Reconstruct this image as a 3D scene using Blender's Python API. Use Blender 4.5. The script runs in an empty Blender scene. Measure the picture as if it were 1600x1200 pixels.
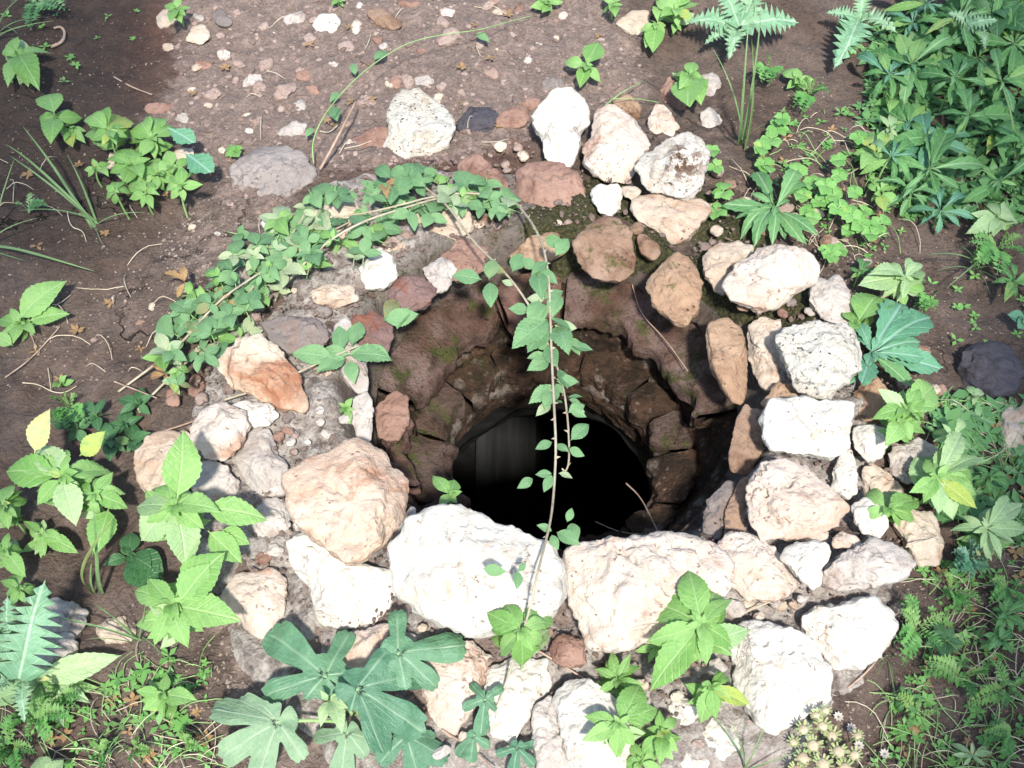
import bpy, math, random
import numpy as np
from mathutils import Vector, Matrix
S = bpy.context.scene
COL = S.collection
RND = random.Random(7)
RNG = np.random.default_rng(7)

# ------------------------------------------------------------------ camera, world, sun, exposure
DIST, PITCH, HFOV = 2.1, math.radians(52), math.radians(46)
CAM = np.array([0, -DIST*math.cos(PITCH), DIST*math.sin(PITCH)])
FWD = -CAM/np.linalg.norm(CAM); RGT = np.array([1., 0, 0]); UPV = np.cross(RGT, FWD)
cd = bpy.data.cameras.new('camera'); co = bpy.data.objects.new('camera', cd); COL.objects.link(co)
co.location = CAM; co.rotation_euler = (math.pi/2-PITCH, 0, 0)
cd.angle = HFOV; cd.clip_end = 500; cd.clip_start = 0.02
S.camera = co
SUN_EL, SUN_AZ = math.radians(53.5), math.radians(6.5)      # azimuth from straight behind the camera, to its right
SUNV = np.array([math.cos(SUN_EL)*math.sin(SUN_AZ), -math.cos(SUN_EL)*math.cos(SUN_AZ), math.sin(SUN_EL)])
W = bpy.data.worlds.new('World'); S.world = W; W.use_nodes = True
wn = W.node_tree; bg = wn.nodes['Background']; sky = wn.nodes.new('ShaderNodeTexSky')
sky.sky_type = 'NISHITA'; sky.sun_disc = False; sky.sun_elevation = SUN_EL; sky.sun_rotation = math.pi-SUN_AZ
wn.links.new(sky.outputs[0], bg.inputs[0]); bg.inputs[1].default_value = 0.15
sl = bpy.data.lights.new('sun', 'SUN'); so = bpy.data.objects.new('sun', sl); COL.objects.link(so)
sl.energy = 3.5; sl.angle = math.radians(3.5); sl.color = (1, .965, .92)
so.rotation_euler = Vector(SUNV).to_track_quat('Z', 'Y').to_euler()
S.view_settings.view_transform = 'Standard'; S.view_settings.look = 'None'; S.view_settings.use_curve_mapping = False
S.view_settings.gamma = 1; S.view_settings.exposure = 1.2
S.cycles.max_bounces = 6

# ------------------------------------------------------------------ helpers
KPX = math.tan(HFOV/2)/800
def at(px, py, z=0.0):
    """point of the place at height z seen at that spot of the photograph"""
    d = FWD + (px-800)*KPX*RGT + (600-py)*KPX*UPV
    return CAM + d*((z-CAM[2])/d[2])
def proj(p):
    d = np.asarray(p)-CAM; w = d@FWD
    return 800+(d@RGT)/w/KPX, 600-(d@UPV)/w/KPX
def _hash(i, j, k):
    h = (i*374761393 + j*668265263 + k*2147483647*31 + 1013904223) & 0xffffffff
    h = ((h ^ (h >> 13))*1274126177) & 0xffffffff
    return ((h ^ (h >> 16)) & 0xffffff)/float(0xffffff)*2-1
def vnoise(p):
    p = np.asarray(p, float); f = np.floor(p).astype(np.int64); t = p-f; t = t*t*t*(t*(t*6-15)+10)
    r = 0
    for a in (0, 1):
        for b in (0, 1):
            for c in (0, 1):
                w = (t[:, 0] if a else 1-t[:, 0])*(t[:, 1] if b else 1-t[:, 1])*(t[:, 2] if c else 1-t[:, 2])
                r = r + w*_hash(f[:, 0]+a, f[:, 1]+b, f[:, 2]+c)
    return r
def fbm(p, o=4, lac=2.1, g=.5):
    p = np.asarray(p, float); r = 0; a = 1
    for k in range(o):
        r = r + a*vnoise(p*lac**k + 17.3*k); a *= g
    return r
def sstep(a, b, x):
    t = np.clip((x-a)/(b-a), 0, 1); return t*t*(3-2*t)
def mesh_from(name, v, f, m=None, smooth=True):
    me = bpy.data.meshes.new(name)
    v = np.asarray(v, np.float32)
    me.from_pydata(v.tolist(), [], f if isinstance(f, list) else f.tolist())
    if smooth: me.polygons.foreach_set('use_smooth', [True]*len(me.polygons))
    if m: me.materials.append(m)
    me.update(); return me
def link(name, me, parent=None, loc=(0, 0, 0)):
    o = bpy.data.objects.new(name, me); COL.objects.link(o); o.location = loc
    if parent: o.parent = parent
    return o
def tag(o, label=None, cat=None, group=None, kind=None):
    if label: o['label'] = label
    if cat: o['category'] = cat
    if group: o['group'] = group
    if kind: o['kind'] = kind
    return o
def empty(name, loc, label, cat, group=None):
    o = bpy.data.objects.new(name, None); COL.objects.link(o); o.location = loc; o.empty_display_size = .05
    return tag(o, label, cat, group)
def grid_faces(nu, nv, closed_u=False):
    i = np.arange(nu if closed_u else nu-1); j = np.arange(nv-1)
    I, J = np.meshgrid(i, j, indexing='ij'); I2 = (I+1) % nu
    return np.stack([I*nv+J, I2*nv+J, I2*nv+J+1, I*nv+J+1], -1).reshape(-1, 4)
def attr(me, name, vals):
    a = me.attributes.new(name, 'FLOAT', 'POINT'); a.data.foreach_set('value', np.asarray(vals, np.float32))

class NT:
    def __init__(s, name):
        s.m = bpy.data.materials.new(name); s.m.use_nodes = True; s.t = s.m.node_tree; s.t.nodes.clear()
        s.out = s.t.nodes.new('ShaderNodeOutputMaterial')
    def n(s, typ, ins=None, **kw):
        d = s.t.nodes.new('ShaderNode'+typ)
        for k, v in kw.items(): setattr(d, k, v)
        for k, v in (ins or {}).items(): s.set(d.inputs[k], v)
        return d
    def set(s, sock, v):
        if hasattr(v, 'is_output'): s.t.links.new(v, sock)
        elif hasattr(v, 'outputs'): s.t.links.new(v.outputs[0], sock)
        else: sock.default_value = v
    def math(s, op, a, b=0., c=None):
        d = s.n('Math', operation=op); s.set(d.inputs[0], a); s.set(d.inputs[1], b)
        if c is not None: s.set(d.inputs[2], c)
        return d
    def mix(s, f, a, b, blend='MIX'):
        d = s.n('Mix', data_type='RGBA', blend_type=blend)
        s.set(d.inputs[0], f); s.set(d.inputs[6], a if hasattr(a, 'outputs') or hasattr(a, 'is_output') else (*a, 1)); s.set(d.inputs[7], b if hasattr(b, 'outputs') or hasattr(b, 'is_output') else (*b, 1))
        return d.outputs[2]
    def ramp(s, f, lo, hi):
        return s.n('MapRange', {0: f, 1: lo, 2: hi, 3: 0., 4: 1.}, interpolation_type='SMOOTHSTEP')
    def noise(s, vec, scale, detail=4., rough=.55, dist=0.):
        return s.n('TexNoise', {'Vector': vec, 'Scale': scale, 'Detail': detail, 'Roughness': rough, 'Distortion': dist})
    def vor(s, vec, scale, feature='F1'):
        return s.n('TexVoronoi', {'Vector': vec, 'Scale': scale}, feature=feature)
    def coords(s, rnd=True):
        tc = s.n('TexCoord'); v = tc.outputs['Object']
        if rnd:
            oi = s.n('ObjectInfo'); r = s.math('MULTIPLY', oi.outputs['Random'], 60.)
            v = s.n('VectorMath', {0: v, 1: r}, operation='ADD').outputs[0]
        return v
    def finish(s, col, rough=.9, bump=None, bs=.5, bd=.01, spec=.3, trans=None, tcol=None):
        p = s.n('BsdfPrincipled', {'Base Color': col, 'Roughness': rough, 'Specular IOR Level': spec})
        if bump is not None:
            b = s.n('Bump', {'Strength': bs, 'Distance': bd, 'Height': bump}); s.set(p.inputs['Normal'], b)
        sh = p
        if trans:
            t = s.n('BsdfTranslucent', {'Color': tcol if tcol is not None else col})
            sh = s.n('MixShader', {0: trans, 1: p, 2: t})
        s.t.links.new(sh.outputs[0], s.out.inputs[0]); return s.m
def attrn(s, name): return s.n('Attribute', attribute_name=name).outputs['Fac']

# ------------------------------------------------------------------ materials
def stone_mat(name, c1, c2, stain, amt, pit=.5, pitc=(.16, .1, .07), bump=.6, moss=0., sc=1., hollow=False):
    s = NT(name); v = s.coords()
    n1 = s.noise(v, 7*sc, 5., .6); n2 = s.noise(v, 13*sc, 6., .65, .6); n3 = s.noise(v, 70*sc, 6., .7); n4 = s.noise(v, 230, 3., .6)
    vo = s.vor(s.n('VectorMath', {0: v, 1: s.n('VectorMath', {0: n3.outputs['Color'], 1: (.02, .02, .02)}, operation='MULTIPLY')}, operation='ADD'), 85*sc)
    col = s.mix(s.ramp(n1, .36, .64), c1, c2)
    col = s.mix(s.math('MULTIPLY', s.ramp(n2, .62-.3*amt, .82-.3*amt), .85), col, stain)
    col = s.mix(s.math('MULTIPLY', s.ramp(n3, .3, .75), .55), col, s.mix(1., col, (.72, .66, .6), 'MULTIPLY'))
    cv = s.n('VectorMath', {0: v, 1: s.n('VectorMath', {0: n2.outputs['Color'], 1: (.09, .09, .09)}, operation='MULTIPLY')}, operation='ADD')
    crk = s.math('MULTIPLY', s.ramp(s.vor(cv, 11*sc, 'DISTANCE_TO_EDGE'), .022, .004), s.ramp(s.noise(v, 8*sc, 3.), .53, .63))
    col = s.mix(s.math('MULTIPLY', crk, .42), col, pitc)
    lic = s.ramp(s.math('ADD', s.noise(v, 24*sc, 6., .7), s.math('MULTIPLY', s.noise(v, 5*sc, 2.), .5)), .86, .98)
    col = s.mix(s.math('MULTIPLY', lic, .5), col, s.mix(1., col, (.5, .46, .4), 'MULTIPLY'))
    # specks: small pits filled with soil, patchy
    spk = s.math('MULTIPLY', s.ramp(vo, .22, .08), s.ramp(s.noise(v, 16*sc, 3.), .62-.25*pit, .75-.2*pit))
    col = s.mix(s.math('MULTIPLY', spk, .85), col, pitc)
    fine = s.ramp(n4, .60, .74); col = s.mix(s.math('MULTIPLY', fine, .35), col, pitc)
    if hollow:   # soil lodged in the pitted hollow on top
        lv = s.coords(False); dd = s.n('VectorMath', {0: lv, 1: (.012, -.012, .05)}, operation='DISTANCE').outputs['Value']
        hm = s.math('MULTIPLY', s.ramp(dd, .085, .03), s.ramp(s.noise(lv, 48, 5., .65), .47, .56)); col = s.mix(hm, col, s.mix(n4, (.07, .032, .016), (.16, .085, .045)))
    if moss:
        mm = s.ramp(s.math('ADD', s.noise(v, 18, 5., .7), s.math('MULTIPLY', n4, .25)), .78-.3*moss, .9-.3*moss)
        col = s.mix(s.math('MULTIPLY', mm, .9), col, s.mix(n4, (.02, .028, .008), (.09, .10, .025)))
    h = s.math('ADD', s.math('MULTIPLY', n3, .8), s.math('MULTIPLY', n4, .35))
    h = s.math('SUBTRACT', h, s.math('MULTIPLY', spk, .9)); h = s.math('SUBTRACT', h, s.math('MULTIPLY', crk, .45))
    return s.finish(col, .92, h, bump, .012, .15)
M = {}
M['white'] = stone_mat('white_limestone', (.56, .53, .465), (.51, .475, .405), (.42, .31, .22), .22, .5)
M['whitepit'] = stone_mat('pitted_white_limestone', (.56, .53, .46), (.50, .465, .39), (.36, .27, .18), .25, .95, (.09, .05, .03), 1.)
M['hollow'] = stone_mat('white_limestone_with_hollow', (.58, .54, .47), (.53, .48, .40), (.36, .27, .18), .25, .8, (.09, .05, .03), 1., hollow=True)
M['pebpink'] = stone_mat('pinkish_pebble', (.34, .265, .225), (.28, .205, .17), (.22, .13, .1), .4, .4)
M['cream'] = stone_mat('cream_limestone', (.50, .43, .34), (.42, .33, .25), (.33, .21, .14), .4, .5)
M['pinkwhite'] = stone_mat('pale_pink_limestone', (.53, .465, .395), (.47, .38, .305), (.36, .21, .14), .35, .85, (.2, .1, .07))
M['pinkor'] = stone_mat('pink_orange_limestone', (.52, .42, .33), (.47, .35, .26), (.33, .17, .10), .5, .8, (.19, .10, .07))
M['pink'] = stone_mat('dusty_pink_stone', (.30, .19, .145), (.23, .14, .105), (.16, .085, .065), .5, .6, (.1, .05, .04))
M['brown'] = stone_mat('brown_stone', (.31, .215, .155), (.24, .155, .105), (.12, .06, .035), .5, .5, (.05, .03, .02), .7, .35)
M['brownw'] = stone_mat('ochre_stone', (.38, .26, .17), (.30, .19, .12), (.14, .075, .045), .5, .45, (.05, .03, .02), .7, .25)
M['grey'] = stone_mat('grey_limestone', (.44, .40, .355), (.36, .32, .28), (.26, .2, .165), .35, .5)
M['midgrey'] = stone_mat('lichen_grey_stone', (.27, .24, .22), (.21, .185, .17), (.34, .27, .22), .35, .6)
M['darkgrey'] = stone_mat('dull_grey_stone', (.22, .19, .17), (.17, .145, .13), (.2, .13, .1), .4, .5)
M['purple'] = stone_mat('purple_brown_stone', (.20, .13, .115), (.15, .095, .085), (.2, .08, .05), .5, .4)
M['basalt'] = stone_mat('dark_basalt', (.055, .052, .06), (.075, .07, .08), (.03, .026, .028), .4, .5, (.012, .01, .01))
M['slabst'] = stone_mat('worn_ledge_stone', (.105, .058, .042), (.185, .13, .11), (.045, .03, .017), .6, .7, (.025, .016, .012), 1., .42, 1.5)
M['ledgepink'] = stone_mat('worn_red_ledge_stone', (.15, .085, .065), (.19, .115, .09), (.07, .035, .022), .5, .5, (.03, .018, .014), .9, .3)
M['throat'] = stone_mat('damp_throat_stone', (.085, .05, .036), (.12, .085, .07), (.035, .025, .015), .6, .7, (.02, .014, .01), 1., .5, 1.6)
M['orangew'] = stone_mat('two_tone_slab', (.50, .42, .32), (.44, .34, .24), (.27, .10, .045), .6, .35, (.16, .07, .04), .6, 0., .5)

def soil_mat():
    s = NT('soil'); v = s.coords(False)
    a = attrn(s, 'gravel'); mo = attrn(s, 'moss'); rd = attrn(s, 'red'); moist_shade = attrn(s, 'shaded')
    n1 = s.noise(v, 5, 6., .6); n2 = s.noise(v, 34, 7., .72); n3 = s.noise(v, 150, 4., .65); n0 = s.noise(v, 1.7, 4., .6)
    col = s.mix(s.ramp(n1, .35, .65), (.086, .061, .047), (.124, .094, .077))
    col = s.mix(s.math('MULTIPLY', rd, s.ramp(n1, .25, .6)), col, (.12, .062, .044))
    g = s.ramp(s.math('ADD', a, s.math('MULTIPLY', s.math('SUBTRACT', n2, .5), .9)), .3, .75)
    col = s.mix(g, col, s.mix(n2, (.14, .102, .082), (.245, .193, .163)))
    col = s.mix(s.math('MULTIPLY', moist_shade, .8), col, s.mix(n1, (.042, .03, .024), (.06, .045, .036)))  # moist soil plus the left-hand shade, painted as one dark tone
    col = s.mix(s.math('MULTIPLY', s.ramp(n2, .4, .66), .6), col, s.mix(1., col, (1.6, 1.52, 1.46), 'MULTIPLY'))
    col = s.mix(s.math('MULTIPLY', s.ramp(n3, .52, .36), .5), col, s.mix(1., col, (.55, .52, .5), 'MULTIPLY'))
    # pale grit specks
    vo = s.vor(v, 130); gr = s.math('MULTIPLY', s.ramp(vo, .17, .07), s.ramp(s.noise(v, 22, 3.), .48, .66))
    col = s.mix(s.math('MULTIPLY', gr, .75), col, (.36, .3, .25))
    # drying cracks
    wv = s.n('VectorMath', {0: v, 1: s.n('VectorMath', {0: s.noise(v, 6, 5., .65).outputs['Color'], 1: (.28, .28, .0)}, operation='MULTIPLY')}, operation='ADD')
    ck = s.vor(wv, 3.6, 'DISTANCE_TO_EDGE'); crack = s.math('MULTIPLY', s.ramp(ck, .016, .003), s.ramp(n0, .5, .6))
    crack = s.math('MULTIPLY', crack, s.math('SUBTRACT', 1., a))
    col = s.mix(s.math('MULTIPLY', crack, .85), col, (.022, .016, .013))
    mf = s.ramp(s.math('ADD', mo, s.math('MULTIPLY', s.math('SUBTRACT', n2, .5), 1.4)), .35, .7)
    col = s.mix(mf, col, s.mix(n3, (.02, .024, .010), (.07, .072, .03)))
    h = s.math('ADD', s.math('MULTIPLY', n2, .8), s.math('MULTIPLY', n3, .4)); h = s.math('SUBTRACT', h, s.math('MULTIPLY', crack, .8))
    h = s.math('ADD', h, s.math('MULTIPLY', gr, .25))
    return s.finish(col, .95, h, 1., .018, .15)
M['soil'] = soil_mat()
M['grit'] = stone_mat('grit_chips', (.22, .165, .14), (.16, .115, .095), (.34, .28, .235), .3, .2, sc=4.)
M['gritfine'] = stone_mat('fine_grit', (.34, .28, .22), (.26, .2, .16), (.4, .34, .28), .3, .1, sc=4.)
def mortar_mat():
    s = NT('lime_mortar'); v = s.coords(False); mo = attrn(s, 'moss'); dk = attrn(s, 'dark')
    n1 = s.noise(v, 8, 6., .65); n2 = s.noise(v, 45, 7., .72); n3 = s.noise(v, 170, 4., .65)
    col = s.mix(s.ramp(n1, .35, .65), (.19, .16, .138), (.30, .262, .23))
    col = s.mix(s.ramp(s.math('ADD', n2, s.math('MULTIPLY', n3, .3)), .58, .78), col, (.42, .38, .33))
    col = s.mix(s.ramp(n2, .46, .3), col, (.07, .05, .042))
    col = s.mix(s.math('MULTIPLY', s.ramp(n1, .52, .68), .6), col, (.17, .10, .08))
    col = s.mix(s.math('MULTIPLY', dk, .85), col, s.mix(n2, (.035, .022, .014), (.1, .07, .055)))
    mf = s.ramp(s.math('ADD', mo, s.math('MULTIPLY', s.math('SUBTRACT', n2, .5), 1.6)), .35, .75)
    col = s.mix(mf, col, s.mix(s.ramp(n3, .3, .7), (.018, .02, .010), (.085, .078, .035)))
    h = s.math('ADD', s.math('MULTIPLY', n2, 1.), s.math('MULTIPLY', n3, .5))
    return s.finish(col, .95, h, .9, .014, .15)
M['mortar'] = mortar_mat()
def shaft_mat():
    s = NT('old_shaft_wall'); v = s.coords(False)
    n1 = s.noise(v, 6, 6., .65, .5); n2 = s.noise(v, 28, 7., .72); n3 = s.noise(v, 120, 4., .65); n4 = s.noise(v, 11, 5., .6)
    vo = s.vor(s.n('VectorMath', {0: v, 1: s.n('VectorMath', {0: n2.outputs['Color'], 1: (.05, .05, .05)}, operation='MULTIPLY')}, operation='ADD'), 26)
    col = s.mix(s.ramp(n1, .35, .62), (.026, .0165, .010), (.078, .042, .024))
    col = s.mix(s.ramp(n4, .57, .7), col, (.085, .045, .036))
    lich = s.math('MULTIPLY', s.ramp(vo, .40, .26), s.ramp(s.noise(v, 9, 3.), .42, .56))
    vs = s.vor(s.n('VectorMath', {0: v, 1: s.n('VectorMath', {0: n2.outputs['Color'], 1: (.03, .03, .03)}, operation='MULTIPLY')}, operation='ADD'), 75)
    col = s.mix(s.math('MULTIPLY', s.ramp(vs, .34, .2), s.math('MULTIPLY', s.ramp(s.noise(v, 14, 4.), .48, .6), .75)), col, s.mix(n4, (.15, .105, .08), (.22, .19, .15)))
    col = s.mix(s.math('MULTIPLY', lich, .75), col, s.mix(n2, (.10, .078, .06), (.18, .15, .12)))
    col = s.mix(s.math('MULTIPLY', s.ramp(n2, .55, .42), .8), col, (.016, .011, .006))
    col = s.mix(s.math('MULTIPLY', s.ramp(s.noise(v, 9, 6., .7, .8), .53, .66), .85), col, s.mix(n3, (.010, .013, .004), (.05, .044, .012)))
    gz_ = s.n('SeparateXYZ', {0: v}).outputs[2]
    lip = s.math('MULTIPLY', s.ramp(s.math('ABSOLUTE', s.math('ADD', gz_, s.math('ADD', .188, s.math('MULTIPLY', n1, .03)))), .013, .004), s.ramp(s.math('ADD', s.math('MULTIPLY', n2, .6), s.math('MULTIPLY', n4, .4)), .46, .58))
    col = s.mix(s.math('MULTIPLY', lip, .75), col, (.2, .175, .15))
    spec = s.ramp(n3, .68, .76); col = s.mix(s.math('MULTIPLY', spec, .6), col, (.3, .26, .22))
    h = s.math('ADD', n2, s.math('MULTIPLY', n3, .5))
    return s.finish(col, .9, h, 1., .015, .2)
M['shaft'] = shaft_mat()
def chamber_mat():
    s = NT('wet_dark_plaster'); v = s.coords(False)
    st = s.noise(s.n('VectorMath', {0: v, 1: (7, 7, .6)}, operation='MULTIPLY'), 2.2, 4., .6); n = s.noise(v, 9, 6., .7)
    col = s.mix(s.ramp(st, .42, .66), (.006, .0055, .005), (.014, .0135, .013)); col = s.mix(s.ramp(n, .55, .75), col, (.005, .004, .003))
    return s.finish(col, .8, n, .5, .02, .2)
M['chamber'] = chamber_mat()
def slabgrey_mat():  # grey with painted streaks for the dim reflected light in the shaft
    s = NT('light_patch_grey'); v = s.coords(False)
    st = s.noise(s.n('VectorMath', {0: v, 1: (9, .6, 1)}, operation='MULTIPLY'), 1.6, 4., .6); n = s.noise(v, 14, 6., .7)
    col = s.mix(s.ramp(st, .38, .66), (.010, .010, .010), (.026, .0265, .026)); col = s.mix(s.ramp(n, .6, .75), col, (.008, .008, .008))
    return s.finish(col, .8, n, .3, .01, .2)
M['slabgrey'] = slabgrey_mat()

def leaf_mat(name, c1, c2, vein, trans=.22, rough=.5, nv=7., spec=.35, sk=1.0, useattr=False, blot=.3, edge=None):
    s = NT(name); tc = s.n('TexCoord'); v = tc.outputs['Object']; oi = s.n('ObjectInfo'); r = oi.outputs['Random']
    off = s.n('VectorMath', {0: v, 1: s.math('MULTIPLY', r, 50.)}, operation='ADD').outputs[0]
    n = s.noise(off, 5, 4., .6); n2 = s.noise(off, 16, 4., .6)
    col = s.mix(r, c1, c2)
    col = s.mix(s.math('MULTIPLY', s.ramp(n, .35, .7), blot), col, s.mix(1., col, (1.5, 1.32, 1.25), 'MULTIPLY'))
    col = s.mix(s.math('MULTIPLY', s.ramp(n2, .4, .75), .35), col, s.mix(1., col, (.66, .72, .7), 'MULTIPLY'))
    sp = s.math('MULTIPLY', s.ramp(s.noise(off, 30, 2., .5), .70, .76), s.ramp(n, .45, .6)); col = s.mix(s.math('MULTIPLY', sp, .7), col, (.13, .085, .03))
    if useattr:
        ve = attrn(s, 'vein'); hh = s.math('MULTIPLY', ve, -1.)
    else:
        x = s.n('SeparateXYZ', {0: v}); ay = s.math('ABSOLUTE', x.outputs[1])
        mid = s.ramp(ay, .020, .006)
        ph = s.math('FRACT', s.math('SUBTRACT', s.math('MULTIPLY', x.outputs[0], nv), s.math('MULTIPLY', ay, nv*sk)))
        side = s.math('MULTIPLY', s.ramp(s.math('ABSOLUTE', s.math('SUBTRACT', ph, .5)), .11, .03), .55)
        ve = s.math('MAXIMUM', mid, side); hh = s.math('MULTIPLY', ve, -1.)
    col = s.mix(s.math('MULTIPLY', ve, .5), col, vein)
    yel = s.math('MULTIPLY', s.ramp(s.math('FRACT', s.math('MULTIPLY', r, 7.31)), .955, .99), s.ramp(n, .3, .6))
    col = s.mix(s.math('MULTIPLY', yel, .7), col, edge or (c2[0]*1.9, c2[1]*1.1, c2[2]*.8))
    return s.finish(col, rough, s.math('ADD', hh, s.math('MULTIPLY', n2, .5)), .35, .02, spec, trans, s.mix(1., col, (1.3, 1.25, .6), 'MULTIPLY'))
M['weed'] = leaf_mat('bright_weed_leaf', (.14, .30, .07), (.22, .39, .125), (.36, .5, .22), .26, .45)
M['weedpale'] = leaf_mat('pale_weed_leaf', (.24, .38, .17), (.32, .44, .22), (.42, .55, .3), .25, .42)
M['bramble'] = leaf_mat('bramble_leaf', (.085, .19, .08), (.145, .275, .115), (.22, .34, .17), .15, .5, 8., .4, 1., False, .35, (.24, .15, .06))
M['brampale'] = leaf_mat('bramble_underside', (.22, .30, .17), (.30, .36, .2), (.4, .45, .3), .15, .6, 8.)
M['deadleaf'] = leaf_mat('withered_leaf', (.20, .11, .05), (.32, .22, .10), (.3, .2, .1), .1, .7, 8.)
M['conyza'] = leaf_mat('toothed_weed_leaf', (.065, .175, .06), (.12, .26, .09), (.3, .44, .24), .15, .5, 6., .3, 2.2)
M['conyblue'] = leaf_mat('blue_green_leaf', (.07, .20, .105), (.10, .25, .135), (.26, .4, .32), .12, .5, 6., .35, 2.2)
M['thistle'] = leaf_mat('silver_thistle_leaf', (.13, .27, .15), (.20, .34, .19), (.42, .54, .38), .15, .45, 9., .4, 1.6)
M['oxalis'] = leaf_mat('clover_leaf', (.13, .32, .07), (.2, .4, .12), (.3, .5, .2), .28, .5, 3.)
M['fig'] = leaf_mat('fig_leaf', (.058, .15, .082), (.092, .20, .105), (.33, .46, .3), .12, .5, 7., .4, 1., True, .35)
M['figpale'] = leaf_mat('pale_fig_leaf', (.16, .26, .15), (.2, .3, .17), (.42, .5, .36), .15, .6, 7., .3, 1., True, .4)
M['darkleaf'] = leaf_mat('dark_glossy_leaf', (.03, .095, .03), (.05, .13, .045), (.14, .24, .11), .1, .4, 6.)
M['lemon'] = leaf_mat('yellowed_leaf', (.26, .36, .06), (.3, .36, .1), (.5, .52, .2), .25, .5)
M['feather'] = leaf_mat('feathery_leaf', (.06, .19, .04), (.12, .27, .07), (.2, .3, .1), .15, .5, 3.)
M['grass'] = leaf_mat('grass_blade', (.08, .17, .06), (.14, .23, .09), (.2, .3, .14), .15, .45, 1.)
def plain(name, c1, c2, sc=40, rough=.8, spec=.2):
    s = NT(name); v = s.coords(); n = s.noise(v, sc, 5., .65)
    return s.finish(s.mix(s.ramp(n, .35, .65), c1, c2), rough, n, .5, .004, spec)
M['twig'] = plain('dry_twig', (.26, .17, .12), (.38, .28, .21))
M['straw'] = plain('dead_straw', (.38, .32, .22), (.5, .44, .33))
M['cane'] = plain('bramble_cane', (.36, .33, .24), (.27, .22, .15), 30)
M['stem'] = plain('green_stem', (.16, .30, .09), (.26, .38, .16), 30, .6)
M['reds'] = plain('reddish_stem', (.22, .13, .08), (.26, .22, .1), 30, .6)
M['flower'] = plain('dried_flower_head', (.34, .27, .18), (.43, .36, .24), 120)
M['petal'] = plain('yellow_green_bract', (.27, .29, .13), (.21, .27, .11), 60, .6)
M['white_petal'] = plain('white_petal', (.36, .32, .26), (.42, .38, .32), 60, .7)
M['bark'] = plain('olive_bark', (.12, .10, .08), (.2, .17, .14), 12)
M['crown'] = leaf_mat('olive_leaf', (.05, .08, .035), (.07, .1, .05), (.1, .14, .08), .2, .5, 2.)

# ------------------------------------------------------------------ ground
WX, WY, RW = .0755, -.029, .322
def in_poly(px, py, poly):
    px = np.asarray(px); py = np.asarray(py); ins = np.zeros(px.shape, bool); n = len(poly)
    for i in range(n):
        x0, y0 = poly[i]; x1, y1 = poly[(i+1) % n]
        c = ((y0 > py) != (y1 > py))
        with np.errstate(divide='ignore', invalid='ignore'):
            ins ^= c & (px < (x1-x0)*(py-y0)/(y1-y0)+x0)
    return ins
def wpoly(p): return [tuple(at(x, y, 0)[:2]) for x, y in p]
def soft_region(x, y, poly, w=.05):
    """how far a ground point lies inside a patch of ground, 0..1, soft edge of w metres"""
    P = np.array(wpoly(poly)); x = np.asarray(x, float); y = np.asarray(y, float)
    d = np.full(x.shape, 1e9)
    for i in range(len(P)):
        a = P[i]; b = P[(i+1) % len(P)]; ab = b-a
        t = np.clip(((x-a[0])*ab[0]+(y-a[1])*ab[1])/(ab@ab), 0, 1)
        d = np.minimum(d, np.hypot(x-a[0]-t*ab[0], y-a[1]-t*ab[1]))
    ins = in_poly(x, y, P); d = np.where(ins, d, -d)
    return sstep(-w, w, d)
def gz(x, y):
    x = np.atleast_1d(np.asarray(x, float)); y = np.atleast_1d(np.asarray(y, float))
    r = np.hypot(x-WX, y-WY); z0 = np.zeros_like(x)
    h = .045*(1-sstep(.38, .85, r))
    p = np.stack([x, y, z0], 1)
    h = h + .018*fbm(p*2.3, 2) + .008*fbm(p*9+5, 3)*(r < 6) + .0055*fbm(p*30+9, 3, 2.1, .6)*(r < 3)
    return h + .05*fbm(p*.25, 2)*sstep(2.5, 8, r)
def g1(x, y): return float(gz(x, y)[0])
def on_ground(px, py, dz=0.):
    z = 0.
    for _ in range(4):
        p = at(px, py, z); z = g1(p[0], p[1])+dz
    return at(px, py, z)
NU = 560
rr = np.concatenate([np.linspace(.37, 1.9, 230), 1.9*np.geomspace(1.012, 40, 60)])
th = np.linspace(0, 2*np.pi, NU, endpoint=False)
R_, T_ = np.meshgrid(rr, th, indexing='xy'); X = (WX+R_*np.cos(T_)).ravel(); Y = (WY+R_*np.sin(T_)).ravel()
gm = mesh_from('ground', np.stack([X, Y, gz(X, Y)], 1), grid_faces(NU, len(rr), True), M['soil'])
GRAVEL = [(262, -60), (275, 110), (215, 190), (330, 250), (345, 330), (440, 350), (480, 290), (720, 250), (820, 220), (1010, 150), (1000, 60), (900, -60)]
GR2 = [(320, 300), (420, 350), (420, 420), (330, 480), (280, 470), (240, 380)]
gv = np.maximum(soft_region(X, Y, GRAVEL, .10), .55*soft_region(X, Y, GR2, .1))
gv = np.maximum(gv, .5*soft_region(X, Y, [(1030, 130), (1140, 130), (1180, 330), (1330, 460), (1200, 420), (1100, 250)], .1))
gv = np.maximum(gv, .75*soft_region(X, Y, [(300, 900), (560, 850), (1300, 900), (1300, 1290), (380, 1290)], .12))
attr(gm, 'gravel', gv)
attr(gm, 'moss', .8*soft_region(X, Y, [(1080, 280), (1140, 340), (1250, 480), (1180, 500), (1060, 400)], .05)
     + .35*soft_region(X, Y, [(1380, 180), (1700, 80), (1700, 330), (1400, 330)], .15))
attr(gm, 'red', np.maximum(soft_region(X, Y, [(170, -40), (290, -40), (285, 170), (190, 160)], .1), .8*soft_region(X, Y, [(420, 170), (610, 130), (820, 200), (820, 300), (500, 290)], .09)))
attr(gm, 'shaded', .9*soft_region(X, Y, [(-900, -400), (255, -400), (235, 130), (230, 330), (150, 400), (-900, 440)], .07))  # mask follows the shade at the left, which is painted into the soil colour
ground = tag(link('ground', gm), 'dark cracked soil with a paler gravelly patch around an old well', kind='structure')

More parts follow.
